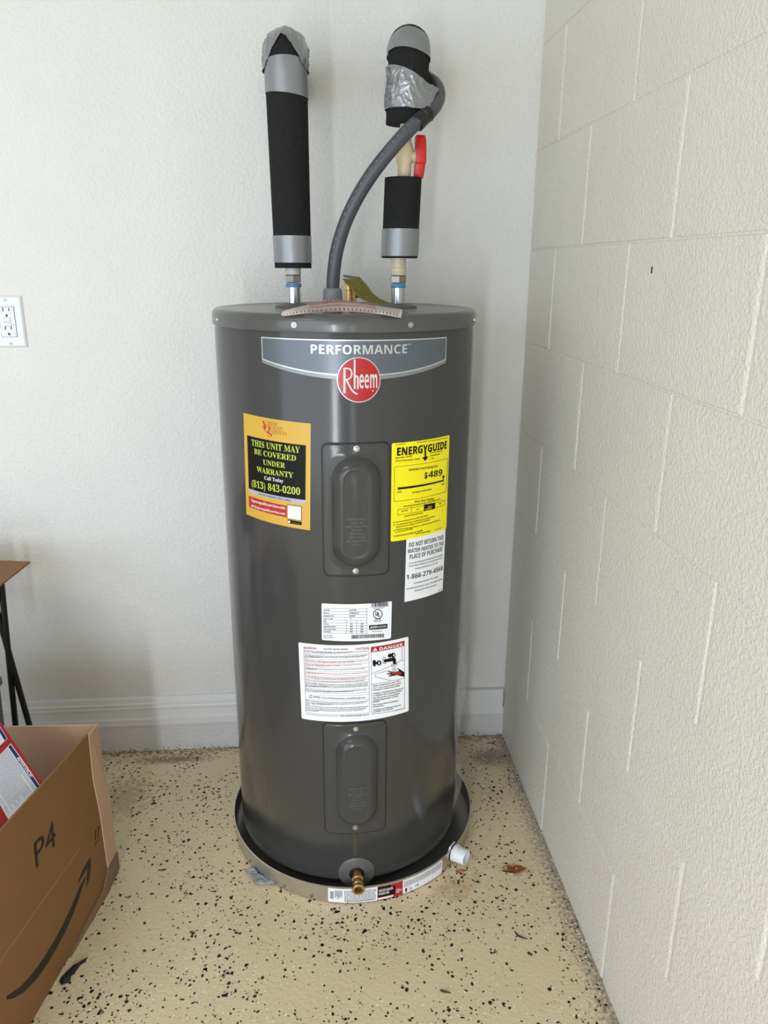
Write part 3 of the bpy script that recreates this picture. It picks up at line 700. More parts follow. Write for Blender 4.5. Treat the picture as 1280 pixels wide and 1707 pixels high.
# ---- drain valve
DA, DZ = th(.9), .0535
dp = TS.P(DA, DZ, .0)
bm = NB(); lathe(bm, [(.0385, -.002), (.0385, .001), (.036, .0028), (.016, .0034), (.0150, .0025), (.0150, .0036)], dp, (0, -1, 0), 48)
# the collar follows the jacket closely enough over its 70 mm
for v in bm.verts:
    dx = v.co.x-dp.x; v.co.y += TR-math.sqrt(max(0, TR*TR-dx*dx))
dc = obj('drain_collar', bm, mat('collar_grey', (88, 88, 86), .4), HEAT, smooth=True, auto=40)
bm = NB(); lathe(bm, [(.0150, .0033), (.0152, .0040)], dp, (0, -1, 0), 32); obj('hole_shadow_ring', bm, BLACK, dc)
bm = NB(); lathe(bm, [(.0095, .0), (.0095, .014), (.0118, .0145), (.0118, .020), (.0100, .0206), (.0100, .030), (.0112, .0305), (.0112, .0325), (.0100, .033), (.0112, .0355), (.0100, .037), (.0136, .0385), (.0136, .0455), (.0126, .0468), (.0092, .0468), (.0080, .0425), (.0075, .036)], dp+Vector((.0012, 0, 0)), (0, -1, -.05), 32)
dv = obj('drain_valve', bm, BRASS, HEAT, smooth=True, auto=35, label='brass drain valve')
bm = NB(); lathe(bm, [(.0068, .039), (.0068, .0405)], dp+Vector((.0012, 0, 0)), (0, -1, -.05), 6); obj('recess_shade', bm, mat('shaded_brass', (60, 52, 40), .5, metal=.5), dv)  # dark hex plug stands in for the shade inside the outlet recess

# ---- top fittings: gaskets, nipples
PX = [-.0365, .1685]
for x in PX:
    bm = NB(); lathe(bm, [(.038, .0), (.037, .003), (.030, .0055), (.018, .0085), (.0155, .0088)], (x, TY, LZ-.0005), n=40); obj('pipe_gasket', bm, PLGREY, HEAT, smooth=True, auto=50)
    bm = NB(); lathe(bm, [(.0132, .004), (.0132, .040), (.0145, .0405), (.0145, .0425)], (x, TY, LZ), n=32); nb = obj('nipple', bm, GALV, HEAT, smooth=True, auto=40)
    bm = NB(); lathe(bm, [(.0146, .0375), (.0150, .0385), (.0150, .0440), (.0142, .0455)], (x, TY, LZ), n=32); obj('blue_liner', bm, BLUE, nb, smooth=True, auto=40)
# relief valve behind the conduit
vx, vy = .078, -.205
bm = NB(); lathe(bm, [(.026, 0), (.026, .004), (.016, .006), (.013, .007), (.013, .013), (.0115, .0135), (.0115, .030), (.0135, .031), (.0135, .043), (.0105, .045), (.0105, .052)], (vx, vy, LZ-.001), n=24)
rv = obj('relief_valve', bm, BRASS, HEAT, smooth=True, auto=35, label='brass relief valve')
bm = NB(); lathe(bm, [(.0095, 0), (.0095, .022), (.0115, .0225), (.0115, .03)], (vx, vy, LZ+.024), (.5, .85, 0), 20); obj('valve_outlet', bm, BRASS, rv, smooth=True, auto=35)
bm = NB()
M_ = Matrix.Translation((vx+.005, vy, LZ+.0555)) @ Matrix.Rotation(math.radians(8), 4, 'Y')
box(bm, -.019, -.006, -.002, .017, .006, .0028, M_); bevel(bm, .0015, 2); obj('lever', bm, mat('lever_grey', (112, 114, 114), .35, metal=.6), rv, smooth=True, auto=40)
# yellow warning tag hanging off the valve
pa = [at_y(570.5, 465, -.222), at_y(583, 480, -.245), at_y(597, 495, -.275), at_y(617, 505, -.30), at_y(645, 511, -.315), at_y(670, 513.5, -.325)]
pb = [at_y(600, 462.5, -.205), at_y(611, 474, -.225), at_y(622, 489, -.25), at_y(636, 499, -.28), at_y(657, 508, -.30), at_y(676, 513, -.315)]
A = spline(pa, 6); B = spline(pb, 6); nA = len(A)-1
TAGY = mat('tag_yellow', (208, 198, 96), .55)
def tagf(u, v, o=0.):
    i = min(int(u*nA), nA-1); t = u*nA-i; p = A[i].lerp(A[i+1], t); q = B[i].lerp(B[i+1], t)
    n = (A[i+1]-A[i]).cross(q-p).normalized()
    if n.z < 0 and abs(n.z) > .2: n = -n
    elif abs(n.z) <= .2 and n.y > 0: n = -n
    return p.lerp(q, v)+n*o
bm = NB(); grid(bm, lambda u, v: tagf(u, v), lin(0, 1, 30), lin(0, 1, 3)); bmesh.ops.solidify(bm, geom=list(bm.faces), thickness=.0004)
tg = obj('warning_tag', bm, TAGY, rv, smooth=True, label='yellow printed warning tag')
bm = NB(); rt = random.Random(9)
for k in range(34):
    u0 = .05+.9*k/34; v = .14
    while v < .86:
        w_ = rt.uniform(.05, .16); vs = [bm.verts.new(tagf(u_, v_, .0011)) for u_, v_ in ((u0, v), (u0+.013, v), (u0+.013, min(.88, v+w_)), (u0, min(.88, v+w_)))]
        bm.faces.new(vs); v += w_+.05
obj('tag_print', bm, mat('olive_print', (104, 104, 52), .6), rv)

# ---- white and red striped paper over the front of the lid
fr = spline([LS.P(*LS.px(473, 527), .004), LS.P(*LS.px(500, 523.5), .002), at_z(535, 520.5, LZ+.002), at_z(575, 519.5, LZ+.002), at_z(610, 521, LZ+.002), LS.P(*LS.px(640, 525), .002), LS.P(*LS.px(667, 530), .004)], 8)
bk = spline([LS.P(*LS.px(472, 522), .004), at_y(494, 513.5, -.50), at_y(522, 506, -.44), at_y(553, 498.5, -.395), at_y(590, 503.5, -.42), at_y(632, 511, -.46), at_y(669, 516, -.50)], 8)
nF = len(fr)-1
def papf(u, v, o=0.):
    i = min(int(u*nF), nF-1); t = u*nF-i; p = fr[i].lerp(fr[i+1], t); q = bk[i].lerp(bk[i+1], t)
    n = (fr[i+1]-fr[i]).cross(q-p).normalized()
    if n.z < 0: n = -n
    return p.lerp(q, v)+n*(o+.006*math.sin(PI*v))
bm = NB(); grid(bm, lambda u, v: papf(u, v), lin(0, 1, 48), lin(0, 1, 5)); bmesh.ops.solidify(bm, geom=list(bm.faces), thickness=.0004)
pp = obj('paper_notice', bm, mat('paper', (244, 241, 236), .7), HEAT, smooth=True, label='white paper notice with red striped border and red print')
PRED = mat('paper_red', (196, 84, 88), .6)
bm = NB()
for k in range(30):
    u = .01+.97*k/30
    for v0, v1, s_ in ((.72, .96, .012), (.04, .14, .006)):
        bm.faces.new([bm.verts.new(papf(min(.995, a), b_, .0007)) for a, b_ in ((u, v0), (u+.011, v0), (u+.011+s_, v1), (u+s_, v1))])
class Strip:
    step = .02
    def P(s, a, b, off=0.): return papf(a, b, off)
    def px(s, x, y): return x, y
E_ = Crop(Strip(), 0, 0, 1, .0008)
E_.ab = lambda p: p
E_.text('DO NOT REMOVE BEFORE FIELD INSPECTION', (.27, .46), (.78, .46), (.27, .64), PRED, .01, 1); E_.text('COVER NOT TO BE OPENED UNTIL POWER IS CONNECTED', (.27, .24), (.78, .24), (.27, .36), mat('paper_pink', (216, 142, 142), .6), .01, 1)
obj('striped_border', bm, PRED, pp); E_.emit('lettering', pp)

# ---- clear protective film still clinging to the lower right of the jacket
FILM = mat('clear_film', (225, 230, 240), .12, alpha=.34, spec=.9)
bm = NB()
def filmf(u, v):
    z = .07+.41*v; a = math.radians(66+19*u+4*math.sin(v*7))
    off = .0012+u*u*(.011+.006*math.sin(v*9+1))+.0012*noise.noise(Vector((u*3, v*14, 2)))
    if v > .93: off += (v-.93)*.05*u
    return Vector((TX+(TR+off)*math.sin(a), TY-(TR+off)*math.cos(a), z))
grid(bm, filmf, lin(0, 1, 8), lin(0, 1, 40)); bmesh.ops.solidify(bm, geom=list(bm.faces), thickness=.0003)
obj('protective_film', bm, FILM, HEAT, smooth=True, label='clear protective film peeling at the lower right')

# ================================================================== drain pan
DX, DY, DR = .0724, -.310, .2825
PAN = thing('drain_pan', 'round shallow metal drain pan under the grey water heater', 'drain pan', (DX, DY, 0))
bm = NB(); lathe(bm, [(.01, .0008), (DR-.006, .0008), (DR-.001, .003), (DR, .006), (DR, .0395), (DR+.0016, .0408), (DR+.0016, .0425), (DR-.0006, .0432), (DR-.0016, .042), (DR-.0014, .006), (DR-.007, .0025), (.01, .0025)], (DX, DY, 0), n=128)
obj('pan_body', bm, PANM, PAN, smooth=True, auto=45)
PS = Cyl(DX, DY, DR)
a0 = PS.px(547, 1495)[0]; a1 = PS.px(736, 1455)[0]
pl = sheet('pan_label', PS, [(a0, .0385), (a1, .0385), (a1, .0035), (a0, .0035)], WHITE, PAN, off=.0005, ab=True, label='long white, red and black product label')
ax = lambda px_, py_=1480: PS.px(px_, py_)[0]
C = Crop(PS, 0, 0, 1, .0008); C.ab = lambda p: p
aB0, aB1 = ax(629, 1492), ax(671, 1484)
am = aB0+(aB1-aB0)*.62
C.poly([(aB0, .0385), (aB1, .0385), (aB1, .0035), (aB0, .0035)], DRED, .0007)
C.poly([(aB0+.001, .0375), (am-.006, .0375), (am-.006, .033), (aB0+.001, .033)], INK, .001)
C.poly([(aB0+.001, .0325), (am+.004, .0325), (am+.004, .011), (aB0+.001, .011)], INK, .001)
C.poly([(aB0+.001, .0095), (am, .0095), (am, .005), (aB0+.001, .005)], WHITEINK, .001)
C.off = .0012
C.text(sb('WATER HEATER'), (aB0+.003, .0245), (aB0+.034, .0245), (aB0+.003, .0305), WHITEINK, 0, 1); C.text(sb('DRAIN PAN'), (aB0+.003, .0165), (aB0+.025, .0165), (aB0+.003, .0225), WHITEINK, 0, 1)
C.text(sb('22 in'), (am+.006, .014), (aB1-.003, .014), (am+.006, .021), WHITEINK, 0, 1)
C.off = .0008
x = a0+.004
while x < a0+.012:
    w_ = rb.uniform(.0004, .001); C.poly([(x, .031), (x+w_, .031), (x+w_, .012), (x, .012)], INK); x += w_+rb.uniform(.0004, .0009)
x = a0+.015
for k in range(7):
    h_ = rb.uniform(.014, .025); C.stroke([(x+k*.0023, .034), (x+k*.0023, .034-h_)], .0011, INKS)
for k in range(9):
    yy = .034-k*.0031; x = a0+.034
    while x < aB0-.004:
        w_ = rb.uniform(.002, .006); C.poly([(x, yy), (min(x+w_, aB0-.003), yy), (min(x+w_, aB0-.003), yy-.0014), (x, yy-.0014)], INKS); x += w_+.0012
C.text('30 Day Warranty, use with electric water heaters only', (a0+.036, .0062), (aB0-.006, .0062), (a0+.036, .0085), INK, .01, 1)
for k in range(5):
    yy = .034-k*.003; x = aB1+.003
    while x < a1-.004:
        w_ = rb.uniform(.002, .005); C.poly([(x, yy), (min(x+w_, a1-.003), yy), (min(x+w_, a1-.003), yy-.0013), (x, yy-.0013)], INKS); x += w_+.0012
C.stroke([(aB1+.008, .015), (aB1+.008, .007)], .004, INK); C.stroke([(aB1+.016, .016), (aB1+.016, .008), (aB1+.021, .008), (aB1+.021, .014)], .001, INK); C.stroke([(aB1+.030, .012), (aB1+.038, .012)], .0014, INK); C.stroke([(aB1+.037, .016), (aB1+.037, .008)], .001, INK)
C.emit('lettering', pl)
# white drain fitting through the pan wall
fa, fz = PS.px(757, 1414); fz = .027
fp = PS.P(fa, fz, 0); fd = (PS.P(fa, fz, .01)-fp).normalized()
bm = NB(); lathe(bm, [(.0195, .001), (.0195, .007), (.0175, .0075), (.0170, .030), (.0163, .0312), (.0135, .0312), (.0130, .004)], fp, fd, 32); ft = obj('drain_fitting', bm, WHITEPL, PAN, smooth=True, auto=40, label='white plastic outlet fitting')
bm = NB(); lathe(bm, [(.0205, -.0015), (.0205, .0012), (.014, .0014)], fp-fd*.0005, fd, 32); obj('rubber_washer', bm, BLACK, ft, smooth=True, auto=40)
bm = NB(); lathe(bm, [(.0205, -.007), (.0205, -.002), (.012, -.0018)], fp, fd, 6); obj('lock_nut', bm, WHITEPL, ft)

# ================================================================== pipes in black foam
def foam_path(x0, z0, x1, zE, rho, y=TY, yend=-.002, psi=0.):
    hx, hy = math.sin(psi), math.cos(psi)
    L1 = zE-z0; L2 = rho*PI/2; L3 = (yend-(y+rho*hy))/hy; tot = L1+L2+L3
    xd = Vector((1, 0, 0))
    def f(s):
        if s <= L1: 
            t = s/L1; return Vector((x0+(x1-x0)*t, y, z0+s)), Vector((0, 0, 1))
        if s <= L1+L2:
            a = (s-L1)/rho; q = rho*(1-math.cos(a)); return Vector((x1+q*hx, y+q*hy, zE+rho*math.sin(a))), Vector((math.sin(a)*hx, math.sin(a)*hy, math.cos(a)))
        q = rho+s-L1-L2; return Vector((x1+q*hx, y+q*hy, zE+rho)), Vector((hx, hy, 0))
    return f, L1, L2, tot
def crumple(ph, s_, seed):
    q = Vector((math.sin(ph)*1.15+seed, math.cos(ph)*1.15, s_*19))
    a = 1-abs(noise.noise(q*1.5))*1.9; b_ = 1-abs(noise.noise(q*3.7+Vector((5, 2, seed))))*1.9
    return max(0, a)**3*.75+max(0, b_)**3*.4-.2*noise.noise(q*1.1)
def sweep(bm, f, r, s0, s1, nphi=40, nt=24, wr=0., thick=0., seed=0., cap=True, ph0=-PI, ph1=PI, psi=0.):
    """s0, s1 may depend on the angle round the pipe (0 = front); wr = wrinkle height"""
    S0 = s0 if callable(s0) else lambda p: s0
    S1 = s1 if callable(s1) else lambda p: s1
    full = ph1-ph0 > 6.2; X = Vector((math.cos(psi), -math.sin(psi), 0)); rings = []
    for i in range(nt+1):
        ring = []
        for k in range(nphi if full else nphi+1):
            ph = ph0+(ph1-ph0)*k/nphi; s = S0(ph)+(S1(ph)-S0(ph))*i/nt
            c, t = f(s); Fv = X.cross(t); rr = r(s, ph) if callable(r) else r
            if wr:
                rr += wr*crumple(ph, s, seed)
            ring.append(bm.verts.new(c+(X*math.sin(ph)+Fv*math.cos(ph))*rr))
        rings.append(ring)
    n = len(rings[0])
    for A, B in zip(rings, rings[1:]):
        for k in range(n if full else n-1): bm.faces.new((A[k], A[(k+1)%n], B[(k+1)%n], B[k]))
    if cap and full: bm.faces.new(rings[0][::-1]); bm.faces.new(rings[-1])
    return rings
def nutset(x, z0, m_c, parent, r_c=.0155):
    bm = NB(); lathe(bm, [(.0135, 0), (.0168, .0012), (.0168, .0125), (.0145, .0145)], (x, TY, z0), n=6); 
    return obj('hex_nut', bm, NUT, parent, label='steel hexagonal coupling nut')

# hot side (left)
HOT = thing('insulated_pipe', 'left unbroken insulated pipe, long black foam sleeve with three silver taped areas', 'pipe', (PX[0], TY, 1.236), 'foam insulated pipes above the water heater')
nutset(PX[0], 1.2415, None, HOT)
bm = NB(); lathe(bm, [(.0140, 1.256), (.0150, 1.257), (.0150, 1.269), (.011, 1.27), (.011, 1.30)], (PX[0], TY, 0), n=28); obj('pipe_end', bm, mat('white_cpvc', (206, 204, 196), .4), HOT, smooth=True, auto=40)
f, L1, L2, tot = foam_path(-.0362, 1.268, -.0395, 1.611, .030)
rf = lambda s, ph: .0352+.0028*min(1, s/.33)
bm = NB(); sweep(bm, f, rf, 0, tot, 48, 60); obj('foam_sleeve', bm, FOAM, HOT, smooth=True, auto=60)
rt_ = lambda s, ph: rf(s, ph)+.0010
bm = NB(); sweep(bm, f, rt_, .010, .0585, 48, 10, wr=.0003, cap=False); obj('tape_band', bm, TAPE, HOT, smooth=True)
bm = NB(); sweep(bm, f, rt_, lambda p: 1.565-1.268-.004*math.sin(p), lambda p: 1.617-1.268, 48, 10, wr=.0003, seed=4, cap=False); obj('tape_band', bm, TAPE, HOT, smooth=True)
arch = lambda p: .347+.021*max(0, 1-abs(p+.15)/1.15)-.012*min(1, abs(p)/1.6)
bm = NB(); sweep(bm, f, lambda s, ph: rf(s, ph)+.0016, arch, L1+L2+.03, 132, 90, wr=.0034, seed=11, cap=False); obj('tape_cap', bm, TAPEC, HOT, smooth=True, label='crumpled silver tape round the bend')

# cold side (right)
xz = lambda z: .1688+(z-1.25)*.037
COLD = thing('insulated_pipe', 'right insulated pipe in two black foam pieces with a red handled valve between', 'pipe', (PX[1], TY, 1.236), 'foam insulated pipes above the water heater')
nutset(PX[1], 1.2415, None, COLD)
bm = NB(); lathe(bm, [(.0150, 1.256), (.0155, 1.257), (.0155, 1.2695), (.0142, 1.2705), (.0142, 1.2915), (.011, 1.292), (.011, 1.30)], (PX[1], TY, 0), n=28); obj('adapter', bm, CREAM, COLD, smooth=True, auto=40)
f, L1, L2, tot = foam_path(xz(1.288), 1.288, xz(1.432), 1.432, .03)
bm = NB(); sweep(bm, f, .0350, 0, L1, 48, 16); obj('foam_sleeve', bm, FOAM, COLD, smooth=True, auto=60)
bm = NB(); sweep(bm, f, .0362, .0035, .053, 48, 10, wr=.0003, seed=2, cap=False); obj('tape_band', bm, TAPE, COLD, smooth=True)
f, L1, L2, tot = foam_path(xz(1.524), 1.524, xz(1.63), 1.624, .030, psi=.125)
bm = NB(); sweep(bm, f, lambda s, ph: .0372+(.0018 if s > L1+L2*.55 else 0), 0, tot, 48, 60, psi=.125); obj('foam_sleeve', bm, FOAM, COLD, smooth=True, auto=60)
bm = NB(); sweep(bm, f, .0392, lambda p: 1.632-1.524-.003*math.sin(p), L1+L2*.62, 96, 48, wr=.0014, seed=7, cap=False, psi=.125); obj('tape_cap', bm, TAPE, COLD, smooth=True, label='silver tape over the bend')
bm = NB()
for s0_, s1_ in ((.055, .106),):
    grid(bm, lambda u, v: (lambda c: c+Vector((.0008+(.0012 if u > .5 else -.0012), -.03738, 0)))(f(s0_+(s1_-s0_)*v)[0]), [0, 1], lin(0, 1, 2))
obj('slit', bm, BLACK, COLD)
# ball valve
zc = 1.474; xv = xz(zc)
bm = NB(); lathe(bm, [(.0098, 1.505), (.0098, 1.53)], (xz(1.515)-.0005, TY, 0), n=24); obj('riser_pipe', bm, CREAM, COLD, smooth=True, auto=40)
bm = NB(); lathe(bm, [(.0102, 1.5115), (.0104, 1.5125), (.0104, 1.5165), (.0100, 1.518)], (xz(1.515)-.0005, TY, 0), n=24); obj('primer_ring', bm, mat('primer_yellow', (206, 176, 40), .4), COLD, smooth=True, auto=40)
bm = NB(); lathe(bm, [(.0105, -.046), (.0128, -.044), (.0128, -.019), (.0150, -.016), (.0162, -.008), (.0166, 0), (.0162, .008), (.0150, .016), (.0128, .019), (.0128, .036), (.0118, .0385), (.0100, .039)], (xv, TY, zc), n=32); vb = obj('valve_body', bm, CREAM, COLD, smooth=True, auto=40)
bm = NB(); lathe(bm, [(.0105, .008), (.0105, .020), (.0125, .0205), (.0125, .0235)], (xv, TY, zc-.004), (1, 0, 0), 24); obj('valve_stem', bm, CREAM, vb, smooth=True, auto=40)
bm = NB(); hz = zc-.004; X0, X1 = xv+.0195, xv+.040
def ringbox(z, x0, x1, hy): return [bm.verts.new(p) for p in ((x0, TY-hy, z), (x1-.003, TY-hy, z), (x1, TY-hy+.003, z), (x1, TY+hy-.003, z), (x1-.003, TY+hy, z), (x0, TY+hy, z))]
RR = [ringbox(hz+z, x0, x1, hy) for z, x0, x1, hy in ((-.0385, X0-.0005, X1-.006, .009), (-.0375, X0-.001, X1-.004, .011), (-.014, X0+.001, X1-.0012, .014), (-.012, X0+.001, X1, .016), (.012, X0+.001, X1, .016), (.030, X0+.001, X1-.001, .013), (.0345, X0+.001, X1-.002, .012), (.0355, X0+.002, X1-.004, .010))]
for A, B in zip(RR, RR[1:]):
    for i in range(6): bm.faces.new((A[i], A[(i+1)%6], B[(i+1)%6], B[i]))
bm.faces.new(RR[0][::-1]); bm.faces.new(RR[-1]); bmesh.ops.recalc_face_normals(bm, faces=bm.faces)
bevel(bm, .0008, 2); hd = obj('valve_handle', bm, REDPL, vb, smooth=True, auto=40, label='red plastic handle')

# ---- flexible grey conduit
CB = Vector((.0385, -.330, LZ+.001))
CON = thing('electrical_conduit', 'grey flexible electrical conduit curving from the lid to the right foam pipe', 'conduit', CB)
bm = NB(); lathe(bm, [(.0205, -.0005), (.0205, .006), (.0195, .007), (.0185, .031), (.0172, .0345), (.0150, .036), (.0142, .036)], CB, n=32); obj('conduit_connector', bm, mat('connector_grey', (128, 130, 134), .45), CON, smooth=True, auto=40)
hp = [CB+Vector((0, 0, .026)), at_y(556, 455, -.331), at_y(562, 415, -.333), at_y(576, 370, -.338), at_y(596, 328, -.345), at_y(622, 287, -.353), at_y(652, 249, -.360), at_y(679, 219, -.363), at_y(699, 200, -.358),
      at_y(717, 186, -.342), at_y(727, 173, -.318), at_y(731, 158, -.295), at_y(726, 142, -.268), at_y(712, 131, -.235), at_y(700, 126, -.18), at_y(694, 124, -.08), at_y(692, 124, -.003)]
sp = spline(hp, 10)
bm = NB(); tube(bm, sp, .0128, 20); obj('hose', bm, HOSE, CON, smooth=True, auto=60)
bm = NB()
for side in (.55,):                               # the printed line along the jacket
    for i in range(14, 78, 3):
        p, q = sp[i], sp[i+1]; t = (q-p).normalized(); n = Vector((-.55, -.8, .1)); n = (n-t*n.dot(t)).normalized(); s_ = t.cross(n)*.0007
        bm.faces.new([bm.verts.new(p+n*.0131-s_), bm.verts.new(q+n*.0131-s_), bm.verts.new(q+n*.0131+s_), bm.verts.new(p+n*.0131+s_)])
obj('printed_line', bm, mat('hose_print', (132, 136, 142), .5), CON)
# silver tape that binds the conduit to the foam: a hull round both, hung from the cold pipe
pc = Vector((xz(1.57), TY)); hc_hi = Vector((.222, -.312)); hc_lo = Vector((.2035, -.352))
def hull_r(ph, hc, rp, rh):
    d = Vector((math.sin(ph), -math.cos(ph))); pts = []
    # support-function based radial distance of the convex hull of two discs
    best = 9.
    for k in range(72):
        a = 2*PI*k/72; n = Vector((math.cos(a), math.sin(a))); dn_ = d.dot(n)
        if dn_ <= 1e-3: continue
        best = min(best, max(rp, (hc-pc).dot(n)+rh)/dn_)
    return best
bm = NB(); nphi, nt = 132, 60; rings = []
for i in range(nt+1):
    t = i/nt; ring = []; 
    for k in range(nphi):
        ph = -PI+2*PI*k/nphi; fr_ = .5+.5*math.sin(ph)                     # 0 left .. 1 right
        lo = 1.547-.018*max(0, fr_-.45)-(.006 if abs(ph) > 2 else 0); hi = 1.618-.034*fr_**1.4-(.004 if abs(ph) > 2 else 0)
        z = lo+(hi-lo)*t; hc = hc_lo.lerp(hc_hi, min(1, max(0, (z-1.532)/.05)))
        r = hull_r(ph, hc, .0386, .0138)
        r += .0034*crumple(ph, z, 3.)
        ring.append(bm.verts.new((pc.x+(z-1.57)*.037+r*math.sin(ph), pc.y-r*math.cos(ph), z)))
    rings.append(ring)
for A, B in zip(rings, rings[1:]):
    for k in range(nphi): bm.faces.new((A[k], A[(k+1)%nphi], B[(k+1)%nphi], B[k]))
obj('tape_wrap', bm, TAPEC, COLD, smooth=True, label='crumpled silver tape binding the conduit to the foam')
bm = NB(); tp = spline([at_y(714, 189, -.346), at_y(706, 195, -.352), at_y(700, 201, -.358), at_y(694, 207, -.362)], 6); tube(bm, tp, lambda t: .0142+.0004*math.sin(t*31), 16); obj('black_tape', bm, mat('black_vinyl', (24, 24, 26), .3, bump=.0006, bscale=160), CON, smooth=True)

# ================================================================== wall outlet
OX, OZ = -.6935, 1.1465
OUT = thing('wall_outlet', 'white electrical outlet with two sockets on the white wall at left', 'outlet', (OX, 0, OZ))
bm = NB(); hw, hh = .0352, .0573
ringp = [(hw, hh, 0), (hw, hh, -.0018), (hw-.0018, hh-.0018, -.0044), (hw-.0045, hh-.0045, -.0062)]
R_ = [[bm.verts.new((OX+sx_*a, y, OZ+sz*b_)) for sx_, sz in ((-1,-1),(1,-1),(1,1),(-1,1))] for a, b_, y in ringp]
for A, B in zip(R_, R_[1:]):
    for i in range(4): bm.faces.new((A[i], A[(i+1)%4], B[(i+1)%4], B[i]))
bm.faces.new(R_[-1]); bmesh.ops.recalc_face_normals(bm, faces=bm.faces); obj('cover_plate', bm, WHITEPL, OUT)
bm = NB(); box(bm, OX-.0168, -.0085, OZ-.0335, OX+.0168, -.0055, OZ+.0335); bevel(bm, .0012, 2); rc = obj('receptacle', bm, WHITEPL, OUT, smooth=True, auto=40)
GAP = mat('seam_grey', (120, 122, 124), .6)
bm = NB(); box(bm, OX-.0176, -.0064, OZ-.0343, OX+.0176, -.0060, OZ+.0343); obj('seam', bm, GAP, OUT)
for zc_ in (.0215, -.0195):
    for dx, h_ in ((-.0065, .0042), (.0065, .0034)):
        bm = NB(); box(bm, OX+dx-.0011, -.0087, OZ+zc_+.006-h_, OX+dx+.0011, -.0080, OZ+zc_+.006+h_); obj('slot', bm, BLACK, rc)
    bm = NB(); lathe(bm, [(.0027, 0), (.0027, .0006)], (OX, -.0081, OZ+zc_-.0075), (0, -1, 0), 16); obj('ground_hole', bm, BLACK, rc)
for z_ in (.0052, -.0052):
    bm = NB(); box(bm, OX-.0078, -.0087, OZ+z_-.0042, OX+.0078, -.0080, OZ+z_+.0042); obj('seam', bm, GAP, rc)
    bm = NB(); box(bm, OX-.0073, -.0098, OZ+z_-.0037, OX+.0073, -.0080, OZ+z_+.0037); bevel(bm, .0006, 1); obj('button', bm, WHITEPL, rc)
bm = NB(); lathe(bm, [(.0012, 0), (.0012, .0006)], (OX+.0128, -.0081, OZ-.006), (0, -1, 0), 10); obj('indicator_light', bm, BLACK, rc)
for z_ in (.0484, -.0484):
    bm = NB(); lathe(bm, [(.0036, 0), (.0034, .0010), (.002, .0014)], (OX, -.0060, OZ+z_), (0, -1, 0), 16); o = obj('screw', bm, mat('screw_white', (206, 210, 212), .35), OUT, smooth=True, auto=40)
    bm = NB(); box(bm, OX-.0024, -.00775, OZ+z_-.0003, OX+.0024, -.0073, OZ+z_+.0003, None); obj('screw_slot', bm, GAP, o)

# ================================================================== open cardboard box
A_ = at_z(183, 1478); B_ = at_z(52, 1707); dr = (B_-A_).normalized()
far = A_; near = A_+dr*.46
BXL = -.90
nrm = Vector((-dr.y, dr.x, 0)); nrm = nrm if nrm.x > 0 else -nrm
BOX = thing('cardboard_box', 'open brown cardboard box on the floor at lower left with black arrow print', 'box', ((near.x+BXL)/2, (near.y+far.y)/2, 0))
TH = .005
ztop = lambda s: .384+.06*s                      # the side's top edge rises a little towards the camera
def slab(bm, pts, n, th_):
    n = Vector(n).normalized(); A = [bm.verts.new(Vector(p)) for p in pts]; B = [bm.verts.new(Vector(p)-n*th_) for p in pts]; k = len(pts)
    bm.faces.new(A); bm.faces.new(B[::-1])
    for i in range(k): bm.faces.new((A[i], B[i], B[(i+1)%k], A[(i+1)%k]))
    bmesh.ops.recalc_face_normals(bm, faces=bm.faces)
SP = Plane(far, -dr, (0, 0, 1))                  # side face; a runs away from the camera, b up
if SP.n.dot(nrm) < 0: SP = Plane(far, -dr, (0, 0, 1)); 
p0 = far+Vector((0, 0, .012)); top_far = far+dr*.0095+Vector((0, 0, .3835)); top_near = near+Vector((0, 0, ztop(.46)))
bm = NB(); slab(bm, [near+Vector((0, 0, .002)), far+dr*.006+Vector((0, 0, .002)), far+Vector((0, 0, .02)), far-dr*.001+Vector((0, 0, .13)), far+dr*.003+Vector((0, 0, .27)), top_far, top_near], nrm, TH)
SD = obj('side_panel', bm, CARD, BOX, label='printed brown side with logo arrow')
xb = A_.x+.006; yb = A_.y+.052                    # back panel plane
bt_r = at_y(161, 1207, yb); bt_l = Vector((BXL, yb, bt_r.z+.012))
bm = NB(); slab(bm, [Vector((BXL, yb, .002)), Vector((xb-.002, yb, .002)), at_y(171, 1290, yb), bt_r, bt_l], (0, 1, 0), TH); obj('back_panel', bm, CARDIN, BOX, label='pale inside of the back panel')
# torn glue flap, folded from the back panel towards the camera, outside the side panel
q = lambda px_, py_, y: at_y(px_, py_, y)
bm = NB(); e = .0030
fl = [bt_r+Vector((e, 0, 0)), at_y(171, 1290, yb)+Vector((e, 0, 0)), Vector((xb+.001, yb, .19)), Vector((xb, yb, .02)), far+nrm*.002+Vector((0, 0, .03)), far+nrm*.002+dr*.004+Vector((0, 0, .19)), far+nrm*.002+dr*.014+Vector((0, 0, .28)), top_far+nrm*.0015-Vector((0, 0, .004)), top_far-dr*.01+Vector((-.001, 0, -.004))]
slab(bm, fl, nrm, .003)
obj('glue_flap', bm, CARDIN, BOX)
bm = NB(); slab(bm, [far+nrm*.004+dr*.18+Vector((0, 0, .001)), far+nrm*.006+dr*.02+Vector((0, 0, .001)), Vector((xb+.003, yb, .001)), Vector((xb+.003, yb, .045)), far+nrm*.0045+dr*.003+Vector((0, 0, .05)), far+nrm*.004+dr*.03+Vector((0, 0, .022)), far+nrm*.003+dr*.18+Vector((0, 0, .004))], nrm, .003); obj('crumpled_edge', bm, mat('worn_cardboard', (140, 112, 88), .8, bump=.001, bscale=80), BOX)
bm = NB(); slab(bm, [Vector((BXL, near.y, .002)), Vector((near.x-.003, near.y, .002)), Vector((near.x-.003, near.y, .40)), Vector((BXL, near.y, .40))], (0, -1, 0), TH); obj('front_panel', bm, CARD, BOX)
